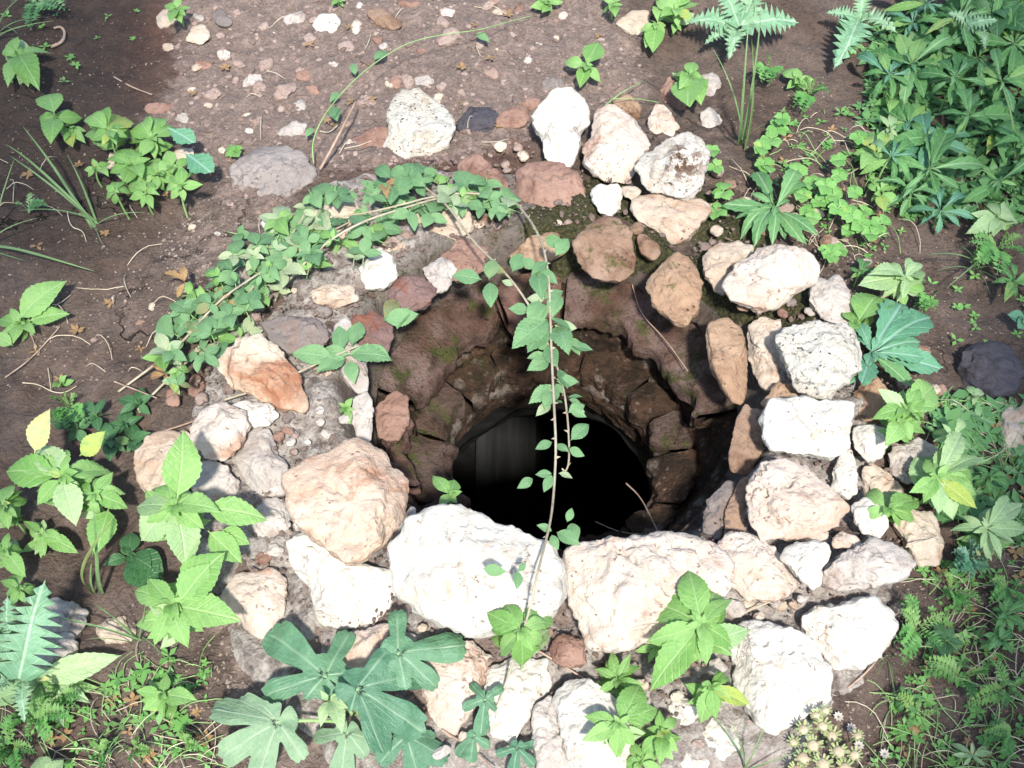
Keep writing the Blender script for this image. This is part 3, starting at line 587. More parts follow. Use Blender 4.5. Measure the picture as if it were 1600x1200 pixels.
# loose stones round the well, each a thing
LOOSE = [
 ([(612,152),(630,140),(650,138),(668,148),(690,165),(706,180),(710,200),(704,225),(690,232),(660,240),(635,247),(605,238),(600,226),(607,205),(606,172)],'whitepit',.40,.01,4,1.3,'white pitted stone standing alone on the gravel behind the well'),
 ([(355,268),(375,245),(395,228),(450,225),(475,238),(492,262),(485,280),(470,300),(430,318),(400,333),(382,330),(365,300)],'midgrey',.30,0,4,.5,'flat grey stone on bare soil at the back left of the well'),
 ([(1253,967),(1275,947),(1310,945),(1340,930),(1372,935),(1403,972),(1390,1005),(1350,1048),(1310,1047),(1290,1020),(1262,1002)],'white',.38,.01,4,.3,'smooth white stone with a blunt tip beside the feathery weed'),
 ([(1138,1000),(1150,975),(1180,968),(1215,975),(1250,990),(1280,1020),(1300,1050),(1298,1095),(1250,1125),(1215,1147),(1180,1130),(1145,1080)],'white',.38,.01,4,.7,'large chalky white stone behind the yellow flower heads'),
 ([(1500,575),(1510,545),(1545,530),(1580,540),(1597,575),(1590,610),(1560,625),(1525,620),(1505,600)],'basalt',.44,0,2,.2,'round dark basalt boulder on the cracked soil at the right'),
 ([(1553,662),(1575,638),(1612,635),(1622,700),(1580,712),(1556,692)],'cream',.36,0,4,0,'dull tan stone half hidden in grass below the basalt boulder'),
 ([(60,960),(85,930),(110,940),(138,955),(130,985),(108,1003),(70,1000)],'grey',.38,0,7,.8,'rough grey stone behind the silvery thistle leaf, upper of two'),
 ([(48,1022),(70,992),(110,985),(126,1008),(100,1052),(60,1054)],'grey',.32,0,6,.8,'rough grey stone behind the silvery thistle leaf, lower of two'),
 ([(149,982),(165,965),(195,963),(216,985),(206,1002),(165,1007)],'cream',.34,0,5,.4,'flat oval tan stone right of the silvery thistle'),
 ([(1032,140),(1045,118),(1070,130),(1072,165),(1057,182),(1035,165)],'pink',.36,0,6,0,'pinkish stone just left of the shoots at the back right'),
 ([(1097,115),(1120,112),(1129,130),(1110,157),(1097,147)],'grey',.36,0,5,0,'upper pale grey stone right of the shoots at the back right'),
 ([(1094,182),(1110,163),(1131,190),(1122,204),(1099,201)],'grey',.36,0,5,0,'lower pale grey stone right of the shoots at the back right'),
 ([(1013,182),(1025,164),(1045,171),(1061,200),(1046,221),(1017,211)],'pinkwhite',.36,0,5,.5,'speckled grey white stone above the deeply pitted one'),
 ([(956,156),(985,145),(1001,165),(1000,187),(960,177)],'brownw',.34,0,5,0,'rust orange stone peeping out behind the back rim'),
 ([(711,197),(735,165),(765,163),(779,180),(767,206),(720,209)],'basalt',.30,0,4,0,'dark grey stone half sunk in the gravel right of the pitted one'),
 ([(774,187),(800,161),(825,167),(832,185),(815,199),(777,198)],'pink',.36,0,6,0,'small dusty pink stone left of the tooth-shaped white one'),
 ([(814,160),(826,152),(846,155),(848,168),(828,172),(815,169)],'pink',.36,0,6,0,'tiny pink stone touching the tooth-shaped white one'),
 ([(845,128),(860,120),(880,122),(888,134),(866,142),(848,140)],'darkgrey',.3,0,6,0,'flat grey brown stone above the tooth-shaped white one'),
 ([(961,35),(985,17),(1010,15),(1019,35),(1000,56),(980,50)],'cream',.38,0,6,0,'cream angular stone at the back edge below the seedlings'),
 ([(488,36),(500,20),(525,21),(535,35),(520,51),(495,49)],'white',.42,0,4,0,'whitish oval stone on the gravel at the back'),
 ([(570,20),(590,10),(620,25),(633,40),(612,47),(585,35)],'brown',.34,0,8,.5,'long ragged brown stone on the gravel at the back'),
 ([(291,60),(305,37),(320,37),(331,55),(322,66),(295,67)],'cream',.4,0,5,0,'pale pinkish rounded stone at the back left corner of the gravel'),
 ([(331,20),(345,14),(362,28),(365,39),(350,42),(335,34)],'darkgrey',.38,0,5,0,'dark grey stone at the back left beside the pale pinkish one'),
 ([(244,28),(255,14),(272,14),(278,35),(258,42),(245,40)],'cream',.4,0,5,0,'pale stone under the seedling at the back left'),
 ([(226,165),(245,160),(275,162),(277,172),(255,180),(228,178)],'pink',.3,0,5,0,'low brown pink stone at the edge of the damp soil'),
 ([(550,215),(600,195),(630,230),(610,260),(560,262),(535,245)],'pink',.18,-.012,3,0,'broad reddish stone sunk in soil left of the pitted white one'),
 ([(1040,1112),(1055,1083),(1090,1098),(1096,1125),(1070,1152),(1044,1142)],'white',.34,0,5,0,'white stone between the bright weeds at the front'),
 ([(1094,1142),(1115,1120),(1152,1135),(1157,1177),(1130,1192),(1099,1177)],'white',.32,0,5,0,'white stone below the lemon yellow leaf at the front'),
 ([(1038,1187),(1075,1168),(1107,1185),(1103,1218),(1050,1220)],'white',.3,0,5,0,'white stone cut by the bottom edge near the weeds'),
 ([(292,600),(303,583),(318,590),(320,615),(308,630),(295,618)],'pink',.4,0,5,0,'small pink stone under the left end of the brambles'),
 ([(172,238),(195,235),(200,262),(185,280),(168,262)],'cream',.3,0,5,0,'pale stone under the leafy clump at the left'),
 ([(272,232),(300,228),(306,250),(285,262),(270,250)],'cream',.34,0,5,0,'pinkish pale stone at the right of the leafy clump'),
]
for poly, m, T, dz, fc, pit, lab in LOOSE:
    stone('loose_stone', poly, m, None, lab, 'stone', 'loose stones lying round the well', T=T, dz=dz, facets=fc, pits=pit, sink=.22)
# pebbles on the gravel: (x, y, half width, half height)
PEB = [(410,42,11,7),(460,28,20,10),(430,50,7,5),(557,42,10,14),(542,72,14,11),(485,58,11,9),(700,58,20,15),(690,35,10,8),(700,20,14,9),(735,42,10,7),(770,5,20,8),(640,5,22,6),(415,103,17,11),(395,127,18,10),(368,127,6,14),(350,85,12,9),(330,148,17,10),(310,105,14,5),(318,100,15,7),(265,75,11,10),(345,55,9,7),(310,28,10,5),(370,18,6,5),(285,185,14,11),(405,140,12,16),(400,125,12,9),(447,142,22,12),(488,140,13,9),(475,118,14,9),(570,160,17,10),(470,165,12,10),(455,205,24,13),(620,128,11,12),(637,125,11,13),(665,128,20,10),(685,155,12,10),(768,115,13,10),(720,145,9,4),(385,180,8,5),(778,75,10,6),(660,80,9,6),(590,62,8,6),(610,130,9,7),(520,100,8,4),(470,110,13,4),(540,195,12,6),(440,170,9,6),(375,100,10,6),(300,140,9,5),(325,165,7,5),(400,190,8,5),(490,30,8,6),(520,12,13,6),(560,8,9,5),(600,75,7,5),(750,70,9,6),(800,55,8,5),(840,70,7,5),(825,95,6,5),(870,60,6,4),(780,20,14,8),(810,15,10,6),(880,25,9,6),(350,235,7,5),(390,205,9,5),(360,388,10,10),(340,365,6,4),(237,480,6,8),(147,531,5,3),(219,505,8,5),(355,395,8,6),(300,355,7,4),(690,135,9,6),(545,225,11,5)]
g = 'pebbles strewn on the gravel behind the well'
LMK = [('whitish oval stone', 510, 35), ('white pitted stone', 655, 190), ('flat grey stone', 425, 275), ('long ragged brown stone', 600, 30), ('pale pinkish rounded stone', 311, 52), ('dark grey sunk stone', 745, 187), ('low brown pink stone', 250, 170), ('tooth-shaped white stone', 877, 198), ('brown woody twig', 530, 215)]
CW = {'pebpink': 'dusty pinkish', 'cream': 'cream', 'pinkwhite': 'speckled pinkish', 'pink': 'dull pink', 'grey': 'grey', 'white': 'whitish'}
for x, y, a, b in PEB:
    m = RND.choice(['pebpink', 'pebpink', 'pebpink', 'pink', 'cream', 'grey', 'pinkwhite'] if a*b < 150 else ['pebpink', 'grey', 'pebpink', 'cream'])
    nm, lx, ly = min(LMK, key=lambda q_: math.hypot(q_[1]-x, q_[2]-y)); far = math.hypot(lx-x, ly-y)
    dr = ('right of' if x > lx else 'left of') if abs(x-lx) > abs(y-ly) else ('behind' if y < ly else 'in front of')
    lab = f"{'tiny' if a*b < 45 else 'small' if a*b < 130 else 'fist-sized'} {'long ' if max(a, b) > 1.7*min(a, b) else ''}{CW[m]} pebble {'close ' if far < 60 else 'well ' if far > 110 else ''}{dr} the {nm}"
    stone('pebble', ell(x, y, a, b, RND), m, None, lab, 'pebble', g, T=.5, facets=9, sink=.42, rough=1.5)

# ------------------------------------------------------------------ grit (nobody could count it)
def grit(name, pts, sizes, m, label):
    n = len(pts); r = RNG
    V = IV[None]*r.uniform(.6, 1.25, (n, 12, 1))*sizes[:, None, None]*np.stack([r.uniform(.7, 1.4, n), r.uniform(.7, 1.3, n), r.uniform(.4, .75, n)], 1)[:, None, :]
    a = r.uniform(0, 6.3, n); c, s = np.cos(a)[:, None], np.sin(a)[:, None]
    x = V[..., 0]*c-V[..., 1]*s; y = V[..., 0]*s+V[..., 1]*c
    V = np.stack([x, y, V[..., 2]], -1)+pts[:, None, :]
    F_ = (IF[None]+(np.arange(n)*12)[:, None, None]).reshape(-1, 3)
    return tag(link(name, mesh_from(name, V.reshape(-1, 3), F_, m, False)), label, kind='stuff')
def scatter(n, poly, dens_fn=None):
    P = np.array(poly); lo, hi = P.min(0), P.max(0); out = []
    while len(out) < n:
        x = RNG.uniform(lo[0], hi[0], 4*n); y = RNG.uniform(lo[1], hi[1], 4*n); k = in_poly(x, y, poly)
        out += list(zip(x[k], y[k]))
    q = np.array([at(x, y, .02) for x, y in out[:n]])
    r = np.hypot(q[:, 0]-WX, q[:, 1]-WY); q = q[r > .36]
    q[:, 2] = gz(q[:, 0], q[:, 1]); return q
q = scatter(9000, GRAVEL); grit('gravel', q, RNG.lognormal(-6.05, .6, len(q)), M['grit'], 'pale grit and stone chips in the soil behind the well')
q = scatter(700, GRAVEL); q[:, 2] -= .001; grit('gravel', q, RNG.uniform(.0035, .0075, len(q)), M['pebpink'], 'thumbnail-sized stones bedded in the gravelly soil')
q = np.vstack([scatter(700, [(0, 300), (330, 300), (330, 560), (0, 600)]), scatter(600, GR2), scatter(450, [(0, 0), (250, 0), (250, 200), (0, 300)]), scatter(900, [(1050, 100), (1400, 30), (1600, 500), (1400, 620), (1200, 400)]), scatter(900, [(200, 900), (420, 880), (450, 1200), (150, 1200)]), scatter(900, [(1250, 920), (1600, 820), (1600, 1200), (1150, 1200)])])
grit('gravel', q, RNG.lognormal(-6.55, .4, len(q)), M['gritfine'], 'fine pale grit scattered over the dark soil')
q = np.array([(r*math.cos(a)+WX, r*math.sin(a)+WY, 0) for r, a in zip(RNG.uniform(.37, .62, 3600), RNG.uniform(0, 6.283, 3600))]); q[:, 2] = gz(q[:, 0], q[:, 1])+.02
grit('gravel', q, RNG.lognormal(-6.1, .5, len(q)), M['grit'], 'stone chips loose in the mortar round the rim')

# ------------------------------------------------------------------ plants
def tube(name, pts, r0, r1, m, parent=None, sides=6, label=None, smooth=2):
    p = np.array(pts, float)
    for _ in range(smooth):
        if len(p) < 3: break
        q_ = np.empty((2*len(p), 3)); q_[0] = p[0]; q_[-1] = p[-1]
        q_[1:-1:2] = .75*p[:-1]+.25*p[1:]; q_[2:-1:2] = .25*p[:-1]+.75*p[1:]; p = q_
    base = np.array(parent.location) if parent else p[0].copy()
    loc = (0, 0, 0) if parent else tuple(p[0])
    p = p-base; n = len(p); d = np.gradient(p, axis=0); d /= np.linalg.norm(d, axis=1)[:, None]+1e-9
    u = np.cross(d, [.31, .2, .93]); u /= np.linalg.norm(u, axis=1)[:, None]+1e-9; w = np.cross(d, u)
    a = np.linspace(0, 2*np.pi, sides, endpoint=False); r = np.linspace(r0, r1, n)
    V = p[:, None]+r[:, None, None]*(np.cos(a)[None, :, None]*u[:, None]+np.sin(a)[None, :, None]*w[:, None])
    I, J = np.meshgrid(np.arange(n-1), np.arange(sides), indexing='ij'); J2 = (J+1) % sides
    F_ = np.stack([I*sides+J, I*sides+J2, (I+1)*sides+J2, (I+1)*sides+J], -1).reshape(-1, 4).tolist()
    F_ += [list(range(sides))[::-1], list(range((n-1)*sides, n*sides))]
    return link(name, mesh_from(name, V.reshape(-1, 3), F_, m), parent, loc)

def leaf_mesh(name, m, prof, teeth=0, depth=0., fold=.12, arch=.12, puck=.02, nveins=7, seed=0, nt=30, nv=6, wob=.03, tipcurl=0.):
    rg = np.random.default_rng(seed); t = np.linspace(0, 1, nt); v = np.linspace(-1, 1, nv+1)
    if teeth:   # one vertex at each tooth's notch and tip
        e = np.linspace(.12, .97, 2*teeth+1); t = np.unique(np.concatenate([np.linspace(0, .12, 4), e, [1.]]))
    w = np.array([prof(x) for x in t])
    if teeth:
        k = np.array([int(round((x-.12)/(.85/(2*teeth)))) % 2 if .12 <= x <= .97 else 0 for x in t])
        w = w*(1-depth*(k == 0)*(t > .12)*rg.uniform(.7, 1.1, len(t)))
    ph = rg.uniform(0, 6.3)
    T_, V_ = np.meshgrid(t, v, indexing='ij'); Wd = w[:, None]*np.ones_like(V_)
    y = V_*Wd + wob*np.sin(T_*3+ph)*T_
    x = T_ - (.03 if teeth else .0)*np.abs(V_)
    z = arch*4*T_*(1-T_) + fold*np.abs(V_)*Wd*1.0 + puck*np.sin(2*np.pi*(nveins*T_-nveins*np.abs(V_)*Wd))*np.abs(V_)*np.sqrt(np.clip(1-np.abs(V_)*.3, 0, 1)) + .4*puck*np.sin(T_*9+V_*4+ph)
    z = z - tipcurl*T_**3
    return mesh_from(name, np.stack([x.ravel(), y.ravel(), z.ravel()], 1), grid_faces(len(t), nv+1)[:, ::-1], m)
def ov(a, wmax, pet=.0):     # ovate profile, widest at a
    def f(t):
        if t < pet: return .012
        s = (t-pet)/(1-pet); k = math.log(.5)/math.log(a)
        return max(.004, wmax*math.sin(math.pi*s**k)**.9*(1-.18*s))+.004
    return f
LM = {}
def variants(key, n, **kw):
    LM[key] = [leaf_mesh(key+'_leaf', seed=i*7+len(LM), arch=kw.get('arch', .1)*(.5+.5*i), fold=kw.get('fold', .15)*(1.3-.3*i), **{k: v for k, v in kw.items() if k not in ('arch', 'fold')}) for i in range(n)]
variants('weed', 4, m=M['weed'], prof=ov(.42, .26, .10), teeth=9, depth=.09, puck=.014)
variants('weedpale', 3, m=M['weedpale'], prof=ov(.42, .26, .10), teeth=9, depth=.09, puck=.014)
variants('weednarrow', 3, m=M['weed'], prof=ov(.45, .15, .08), teeth=11, depth=.1, puck=.012)
variants('palenarrow', 3, m=M['weedpale'], prof=ov(.5, .13, .06), teeth=8, depth=.08, puck=.012)
variants('bramble', 4, m=M['bramble'], prof=ov(.46, .29, .06), teeth=10, depth=.08, puck=.018, nveins=8, arch=.07)
variants('brampale', 2, m=M['brampale'], prof=ov(.46, .29, .06), teeth=10, depth=.08, puck=.018, nveins=8)
variants('deadleaf', 2, m=M['deadleaf'], prof=ov(.46, .2, .06), teeth=8, depth=.1, puck=.05, nveins=5, arch=.3, fold=.6)
variants('conyza', 4, m=M['conyza'], prof=ov(.62, .125, .05), teeth=6, depth=.2, puck=.016, arch=.14, fold=.3)
M['bedleaf'] = leaf_mat('mid_green_leaf', (.05, .15, .045), (.10, .24, .075), (.24, .4, .18), .2, .5, 6., .25)
variants('bedleaf', 4, m=M['bedleaf'], prof=ov(.55, .17, .05), teeth=8, depth=.1, puck=.02, arch=.16, fold=.35)
variants('conyblue', 3, m=M['conyblue'], prof=ov(.64, .16, .05), teeth=6, depth=.2, puck=.016, arch=.12, fold=.25)
def thp(t): return .02+.24*math.sin(math.pi*min(1, t*.97+.02)**.8)
variants('thistle', 3, m=M['thistle'], prof=thp, teeth=9, depth=.8, puck=.05, arch=.15, fold=.3, nv=8)
variants('dark', 3, m=M['darkleaf'], prof=ov(.42, .27, .06), puck=.012, nt=18, nveins=5)
variants('round', 2, m=M['conyblue'], prof=ov(.5, .4, .04), puck=.02, nt=18, nveins=5)
variants('lemon', 2, m=M['lemon'], prof=ov(.5, .22, .05), teeth=8, depth=.08, puck=.02)
variants('tiny', 2, m=M['oxalis'], prof=ov(.5, .3, .1), puck=.01, nt=9, nv=2)
variants('grass', 3, m=M['grass'], prof=lambda t: .016*(1-t)**.6+.001, nt=20, nv=2, puck=0., arch=.12, fold=.5)

def leaf(parent, key, p0, p1, wf=1., nrm=None, roll=0., name='leaf', label=None, var=None):
    p0 = np.asarray(p0, float); p1 = np.asarray(p1, float); d = p1-p0; L = np.linalg.norm(d)
    if L < 1e-5: return
    x = d/L
    if nrm is None:
        c = CAM-p0; c /= np.linalg.norm(c); nrm = .5*c+np.array([RND.gauss(0, .16), RND.gauss(0, .16), .75])
    y = np.cross(nrm, x); y /= np.linalg.norm(y)+1e-9; z = np.cross(x, y)
    if roll:
        c, s = math.cos(roll), math.sin(roll); y, z = y*c+z*s, z*c-y*s
    me = RND.choice(LM[key]) if var is None else LM[key][var % len(LM[key])]
    o = bpy.data.objects.new(name, me); COL.objects.link(o)
    base = np.array(parent.location) if parent else np.zeros(3)
    zs = L*RND.uniform(.7, 1.2)
    mt = Matrix(((x[0]*L, y[0]*L*wf, z[0]*zs, p0[0]-base[0]), (x[1]*L, y[1]*L*wf, z[1]*zs, p0[1]-base[1]), (x[2]*L, y[2]*L*wf, z[2]*zs, p0[2]-base[2]), (0, 0, 0, 1)))
    if parent: o.parent = parent
    o.matrix_local = mt
    if label: o['label'] = label
    return o
def surf(px, py, dz): return on_ground(px, py, dz)
def rosette(name, label, cat, cx, cy, h, tips, key='weed', wf=1., group=None, stem=True, drop=.5, base=None, parent=None, extra=0, ejit=1.):
    """a shoot: hub seen at (cx, cy) h metres above the soil, a leaf to each tip (x, y[, key])"""
    hub = surf(cx, cy, h)
    b = base if base is not None else np.array([hub[0]+RND.uniform(-.01, .01), hub[1]+.004, g1(hub[0], hub[1])-.004])
    t = parent or empty(name, b, label, cat, group)
    if stem: tube('stem', [b, (b+hub)/2+np.array([RND.uniform(-.006, .006), RND.uniform(-.006, .006), 0]), hub], .0022, .0016, M['stem'], t)
    tips = [(cx+(q[0]-cx)*.94, cy+(q[1]-cy)*.94, *q[2:]) for q in tips]
    for tp in tips:
        k = tp[2] if len(tp) > 2 else key
        L = math.hypot(tp[0]-cx, tp[1]-cy)
        hz = max(.006, h*(1-drop*RND.uniform(.2, 1.)) + (RND.uniform(-.01, .02)))
        p1 = surf(tp[0], tp[1], hz)
        f = RND.uniform(.0, .08)
        leaf(t, k, hub+(p1-hub)*f + np.array([0, 0, -.004*RND.random()]), p1, wf*RND.uniform(.88, 1.12), roll=RND.gauss(0, .15))
    mean = np.mean([math.hypot(q[0]-cx, q[1]-cy) for q in tips]) if tips else 30
    for k in range(extra+4):      # young leaves round the shoot's tip
        a = RND.uniform(0, 6.3); L = mean*RND.uniform(.22, .45); hz = h+RND.uniform(.0, .012)
        leaf(t, key, hub, surf(cx+L*math.cos(a), cy+L*.9*math.sin(a), hz), wf, roll=RND.gauss(0, .35))
    if mean > 30 and key in ('weed', 'weedpale', 'weednarrow', 'palenarrow'):
        for k in range(8+extra):  # older leaves lower on the stem
            a = RND.uniform(0, 6.3); L = mean*RND.uniform(.6, 1.05); hz = h*RND.uniform(.25, .6)
            c_ = hub*.5+b*.5
            leaf(t, RND.choice([key, 'weed', 'weedpale']), c_, surf(cx+L*math.cos(a), cy+8+L*.9*math.sin(a), hz), wf*RND.uniform(.8, 1.1), roll=RND.gauss(0, .3))
    return t
def ring(cx, cy, n, L, jit=.3, a0=None, sq=.85):
    a0 = RND.uniform(0, 6.3) if a0 is None else a0
    return [(cx+L*RND.uniform(1-jit, 1+jit)*math.cos(a0+k*2.4), cy-sq*L*RND.uniform(1-jit, 1+jit)*math.sin(a0+k*2.4)) for k in range(n)]
def xy(cx, cy, pairs): return pairs

WD = 'weed'
rosette('weed', 'broad-leaved bright weed at the far left edge of the damp soil', WD, 28, 86, .05, [(84,84),(11,140),(46,140),(64,146),(2,80),(28,57),(62,108),(20,112)], wf=.95, extra=2)
t = rosette('weed', 'small bright two-headed weed just above the long-bladed grass', WD, 86, 182, .05, [(132,184),(61,188),(77,146),(80,229),(101,210),(110,190)], extra=2)
rosette('', '', '', 108, 202, .04, [(136,226),(113,233),(137,205),(100,222)], parent=t)
t = None
for i, (x, y, n, L) in enumerate([(172,205,8,38),(237,215,8,36),(206,258,9,38),(246,272,9,36),(283,290,7,32),(228,300,8,30),(150,262,5,26),(270,262,6,30),(180,300,5,24)]):
    tips = ring(x, y, n, L)
    if i == 0: t = rosette('weed', 'dense leafy clump of bright weeds on the soil edge at left', WD, x, y, .09, tips, extra=3)
    else: rosette('', '', '', x, y, RND.uniform(.05, .09), tips, parent=t, extra=2)
for a in ((262,200,305,225),(290,240,332,272)): leaf(t, 'conyblue', surf(a[0], a[1], .07), surf(a[2], a[3], .06), 2.2)
rosette('weed', 'bright seedling on a pale stone at the back left', WD, 276, 14, .05, [(266,38),(285,38),(256,8),(300,12),(280,-8),(292,25)], extra=2)
rosette('weed', 'tiny feathery green tuft beside the flat grey stone', WD, 365, 236, .02, ring(365, 236, 8, 14), 'tiny', 1.)
rosette('weed', 'seedling with five leaves on bare soil behind the back rim', WD, 917, 102, .05, [(879,98),(937,63),(904,140),(940,130),(912,112),(922,85)], extra=2)
rosette('weed', 'leafy shoot between pinkish and grey stones at the back right', WD, 1077, 118, .06, [(1050,118),(1075,172),(1097,168),(1060,142),(1098,120),(1085,95)], extra=2, wf=1.15)
rosette('weed', 'pale lime shoot right of the cream stone at the back edge', WD, 1026, 38, .05, [(1006,78),(1036,62),(1018,86),(998,50),(1042,40),(1030,15)], extra=2, wf=1.1)
rosette('weed', 'tall lime leaves at the back edge left of the thistle', WD, 1055, 15, .07, [(1030,28),(1040,-30),(1075,-20),(1085,35),(1060,45),(1095,5),(1022,0)], extra=2, wf=1.1)
rosette('weed', 'bright seedling at the back edge left of the cream stone', WD, 955, 8, .04, [(940,22),(962,28),(975,8),(945,-12),(965,-10)], extra=2)
rosette('weed', 'low green seedlings along the back edge above the back rim', WD, 858, 4, .03, ring(858, 4, 7, 22)+ring(840, 5, 4, 18), extra=2)
rosette('weed', 'tiny seedling at the back edge of the gravel', WD, 530, 0, .02, ring(530, 0, 5, 15))
rosette('weed', 'pale weed with upright narrow leaves behind the grooved grey stone', WD, 1415, 432, .08, [(1381,412),(1335,446,'weedpale'),(1352,428,'weedpale'),(1376,470),(1395,470),(1425,402),(1432,440),(1372,440,'weedpale'),(1410,470),(1440,410)], 'palenarrow', 1.4, extra=3)
rosette('toothed_weed', 'toothed-leaf rosette on the soil behind the large pink stone', WD, 1212, 325, .035, [(1120,318),(1143,345),(1152,378),(1178,392),(1206,388),(1262,388),(1282,372),(1178,262),(1258,285),(1246,262),(1225,378),(1170,300)], 'conyza', 1.1, drop=.6, extra=2)
rosette('toothed_weed', 'large blue-green toothed rosette behind the white pock-marked stone', WD, 1362, 550, .06, [(1414,468),(1464,494),(1482,580),(1445,535),(1344,606),(1420,602,'conyza'),(1432,612,'conyza'),(1338,500),(1316,606),(1400,500),(1450,560),(1340,520)], 'conyblue', 1.25, drop=.4, extra=2)
tl = rosette('weed', 'two bright toothed leaves above the blue-green rosette', WD, 1338, 508, .06, [(1382,466),(1328,482)], 'weed', 1.3)
rosette('weed', 'bright weed shoot just right of the rusty orange stone', WD, 1417, 640, .10, [(1357,656),(1368,604,'weedpale'),(1447,622),(1472,632),(1432,602),(1380,690),(1400,660),(1460,600),(1440,660),(1410,610)], extra=4)
t = rosette('weed', 'sprawling bright weed over the crinkled grey stone', WD, 1410, 655, .09, [(1398,692),(1425,690),(1380,700)], wf=1.2)
rosette('', '', '', 1465, 745, .10, [(1417,772),(1444,715),(1492,700,'weedpale'),(1505,668,'palenarrow'),(1548,716,'weedpale'),(1490,818,'weedpale'),(1530,775),(1466,808,'weedpale'),(1440,790),(1520,735),(1500,775,'weedpale'),(1530,800,'lemon')], parent=t, extra=4, wf=1.05)
rosette('weed', 'small four-leaved shoot in front of the tan speckled stones', WD, 1388, 794, .07, [(1342,810),(1355,766),(1408,826),(1440,780),(1432,812)], wf=.95, extra=1)
rosette('weed', 'pale narrow-leaved weed at the right edge beyond the rim', WD, 1542, 825, .07, [(1580,772),(1605,785),(1480,830),(1588,850),(1566,878),(1500,805),(1530,860),(1610,830),(1555,790),(1540,880)], 'palenarrow', 1.3, extra=2)
rosette('weed', 'blue tinted spiky shoot left of the right edge weeds', WD, 1490, 680, .09, [(1455,690),(1470,660),(1480,705),(1455,675),(1500,650)], 'palenarrow', 1.2)
rosette('weed', 'bright weed growing from the joint below the big white boulder', WD, 814, 985, .15, [(756,955),(764,985),(860,975),(815,1045),(780,1028),(850,1003),(788,940),(862,956),(792,1010),(835,1020)], extra=4)
rosette('weed', 'tall bright weed standing before the pink speckled boulder', WD, 1097, 975, .13, [(1003,946),(1074,884),(1118,920),(1148,934),(1147,1012),(1105,1045),(1010,1088),(1060,1050),(1002,1005),(1040,1000),(1130,960)], extra=4, wf=.95)
t = rosette('weed', 'bright weed on the flat front slab beside the crack', WD, 968, 1130, .09, [(908,1120),(904,1160),(974,1072),(1032,1105),(962,1188),(992,1168),(1002,1065),(935,1150)], extra=4)
rosette('weed', 'small dense shoots under the pink speckled boulder', WD, 966, 1062, .06, [(955,1014),(988,1018),(925,1045),(1002,1038),(930,1086),(945,1030),(985,1075),(1010,1070)], 'weednarrow', 1.4, extra=5)
rosette('weed', 'bright weed at the front edge beside small white stones', WD, 1036, 1145, .07, [(1000,1182),(1030,1106),(1058,1120),(1008,1138),(1045,1190),(1062,1178),(1030,1200)], extra=4)
rosette('weed', 'bright weed with one lemon yellow leaf against the chalky stone', WD, 1112, 1072, .08, [(1176,1105,'lemon'),(1145,1092),(1120,1128),(1094,1135),(1132,1048),(1085,1090),(1140,1060)], extra=3)
t = rosette('weed', 'tall bright weed with big pale leaves at the left edge', WD, 96, 745, .10, [(32,718),(2,738),(54,792),(132,782,'weedpale'),(120,828,'weedpale'),(182,738),(100,700),(62,690,'weedpale')], extra=4, wf=1.05)
leaf(t, 'weedpale', surf(55, 708, .12), surf(79, 638, .16), 1.15); leaf(t, 'weed', surf(125, 712, .12), surf(166, 674, .14), 1.15)
t = rosette('weed', 'bright pointed-leaf weed between the two tall ones at left', WD, 146, 772, .09, [(200,772),(155,808),(205,795),(180,735),(120,765),(170,745)], extra=3)
leaf(t, 'weed', surf(170, 795, .06), surf(150, 870, .05), 1.2)
t = rosette('weed', 'tallest bright weed with long leaves over the left rim', WD, 272, 790, .14, [(207,795,'weedpale'),(228,852),(292,898,'weedpale'),(322,830),(350,800),(262,760),(310,770)], extra=4, wf=1.1)
leaf(t, 'weed', surf(276, 780, .15), surf(285, 670, .19), 1.15); leaf(t, 'weed', surf(320, 795, .13), surf(420, 812, .12), 1.0)
leaf(t, 'weed', surf(325, 830, .12), surf(378, 882, .09), 1.2); leaf(t, 'weed', surf(345, 828, .1), surf(392, 850, .09), 1.2); leaf(t, 'weedpale', surf(262, 800, .13), surf(222, 848, .1), 1.7)
t = rosette('weed', 'bright serrated weed at the left front below the tallest one', WD, 268, 945, .11, [(205,922),(240,1014),(296,1018),(386,972),(330,905),(318,962),(290,905),(228,900),(340,950)], extra=4, wf=1.0)
leaf(t, 'weed', surf(285, 935, .13), surf(352, 862, .14), 1.5); leaf(t, 'weed', surf(280, 940, .13), surf(330, 880, .14), 1.5)
rosette('weed', 'small lime green weed on bare soil at the bottom left', WD, 254, 1085, .05, [(209,1078),(262,1050),(312,1096),(220,1112),(255,1126),(276,1098),(235,1065)], extra=3)
rosette('weed', 'little dark green seedling on soil below the left edge weed', WD, 64, 835, .04, [(35,812),(107,850),(70,872),(50,847),(95,828),(128,866)], extra=2)
rosette('weed', 'half-cut bright weed at the left edge above the thistle', WD, 8, 860, .07, [(30,880),(44,905),(20,900),(38,860),(14,830),(-20,870)], extra=2)
rosette('weed', 'half-cut bright weed at the left edge beside the tall one', WD, 5, 790, .09, [(28,810),(14,830),(45,780),(38,765),(20,755),(-15,800)], extra=3, wf=1.1)
rosette('weed', 'nibbled seedling at the well mouth above the white boulder', WD, 702, 772, .03, [(674,741),(724,768),(684,797),(716,787),(712,748)], base=at(700, 800, .03), wf=1.1)
rosette('weed', 'tiny seedling growing in the gravelly mortar at left', WD, 540, 638, .03, [(528,628),(552,620),(530,645),(548,665),(555,640)], wf=1.)
t = rosette('weed', 'bright weed with one long glossy leaf on the dark soil at left', WD, 32, 505, .03, [(14,480),(6,520),(20,540),(-5,500),(58,522)], extra=1)
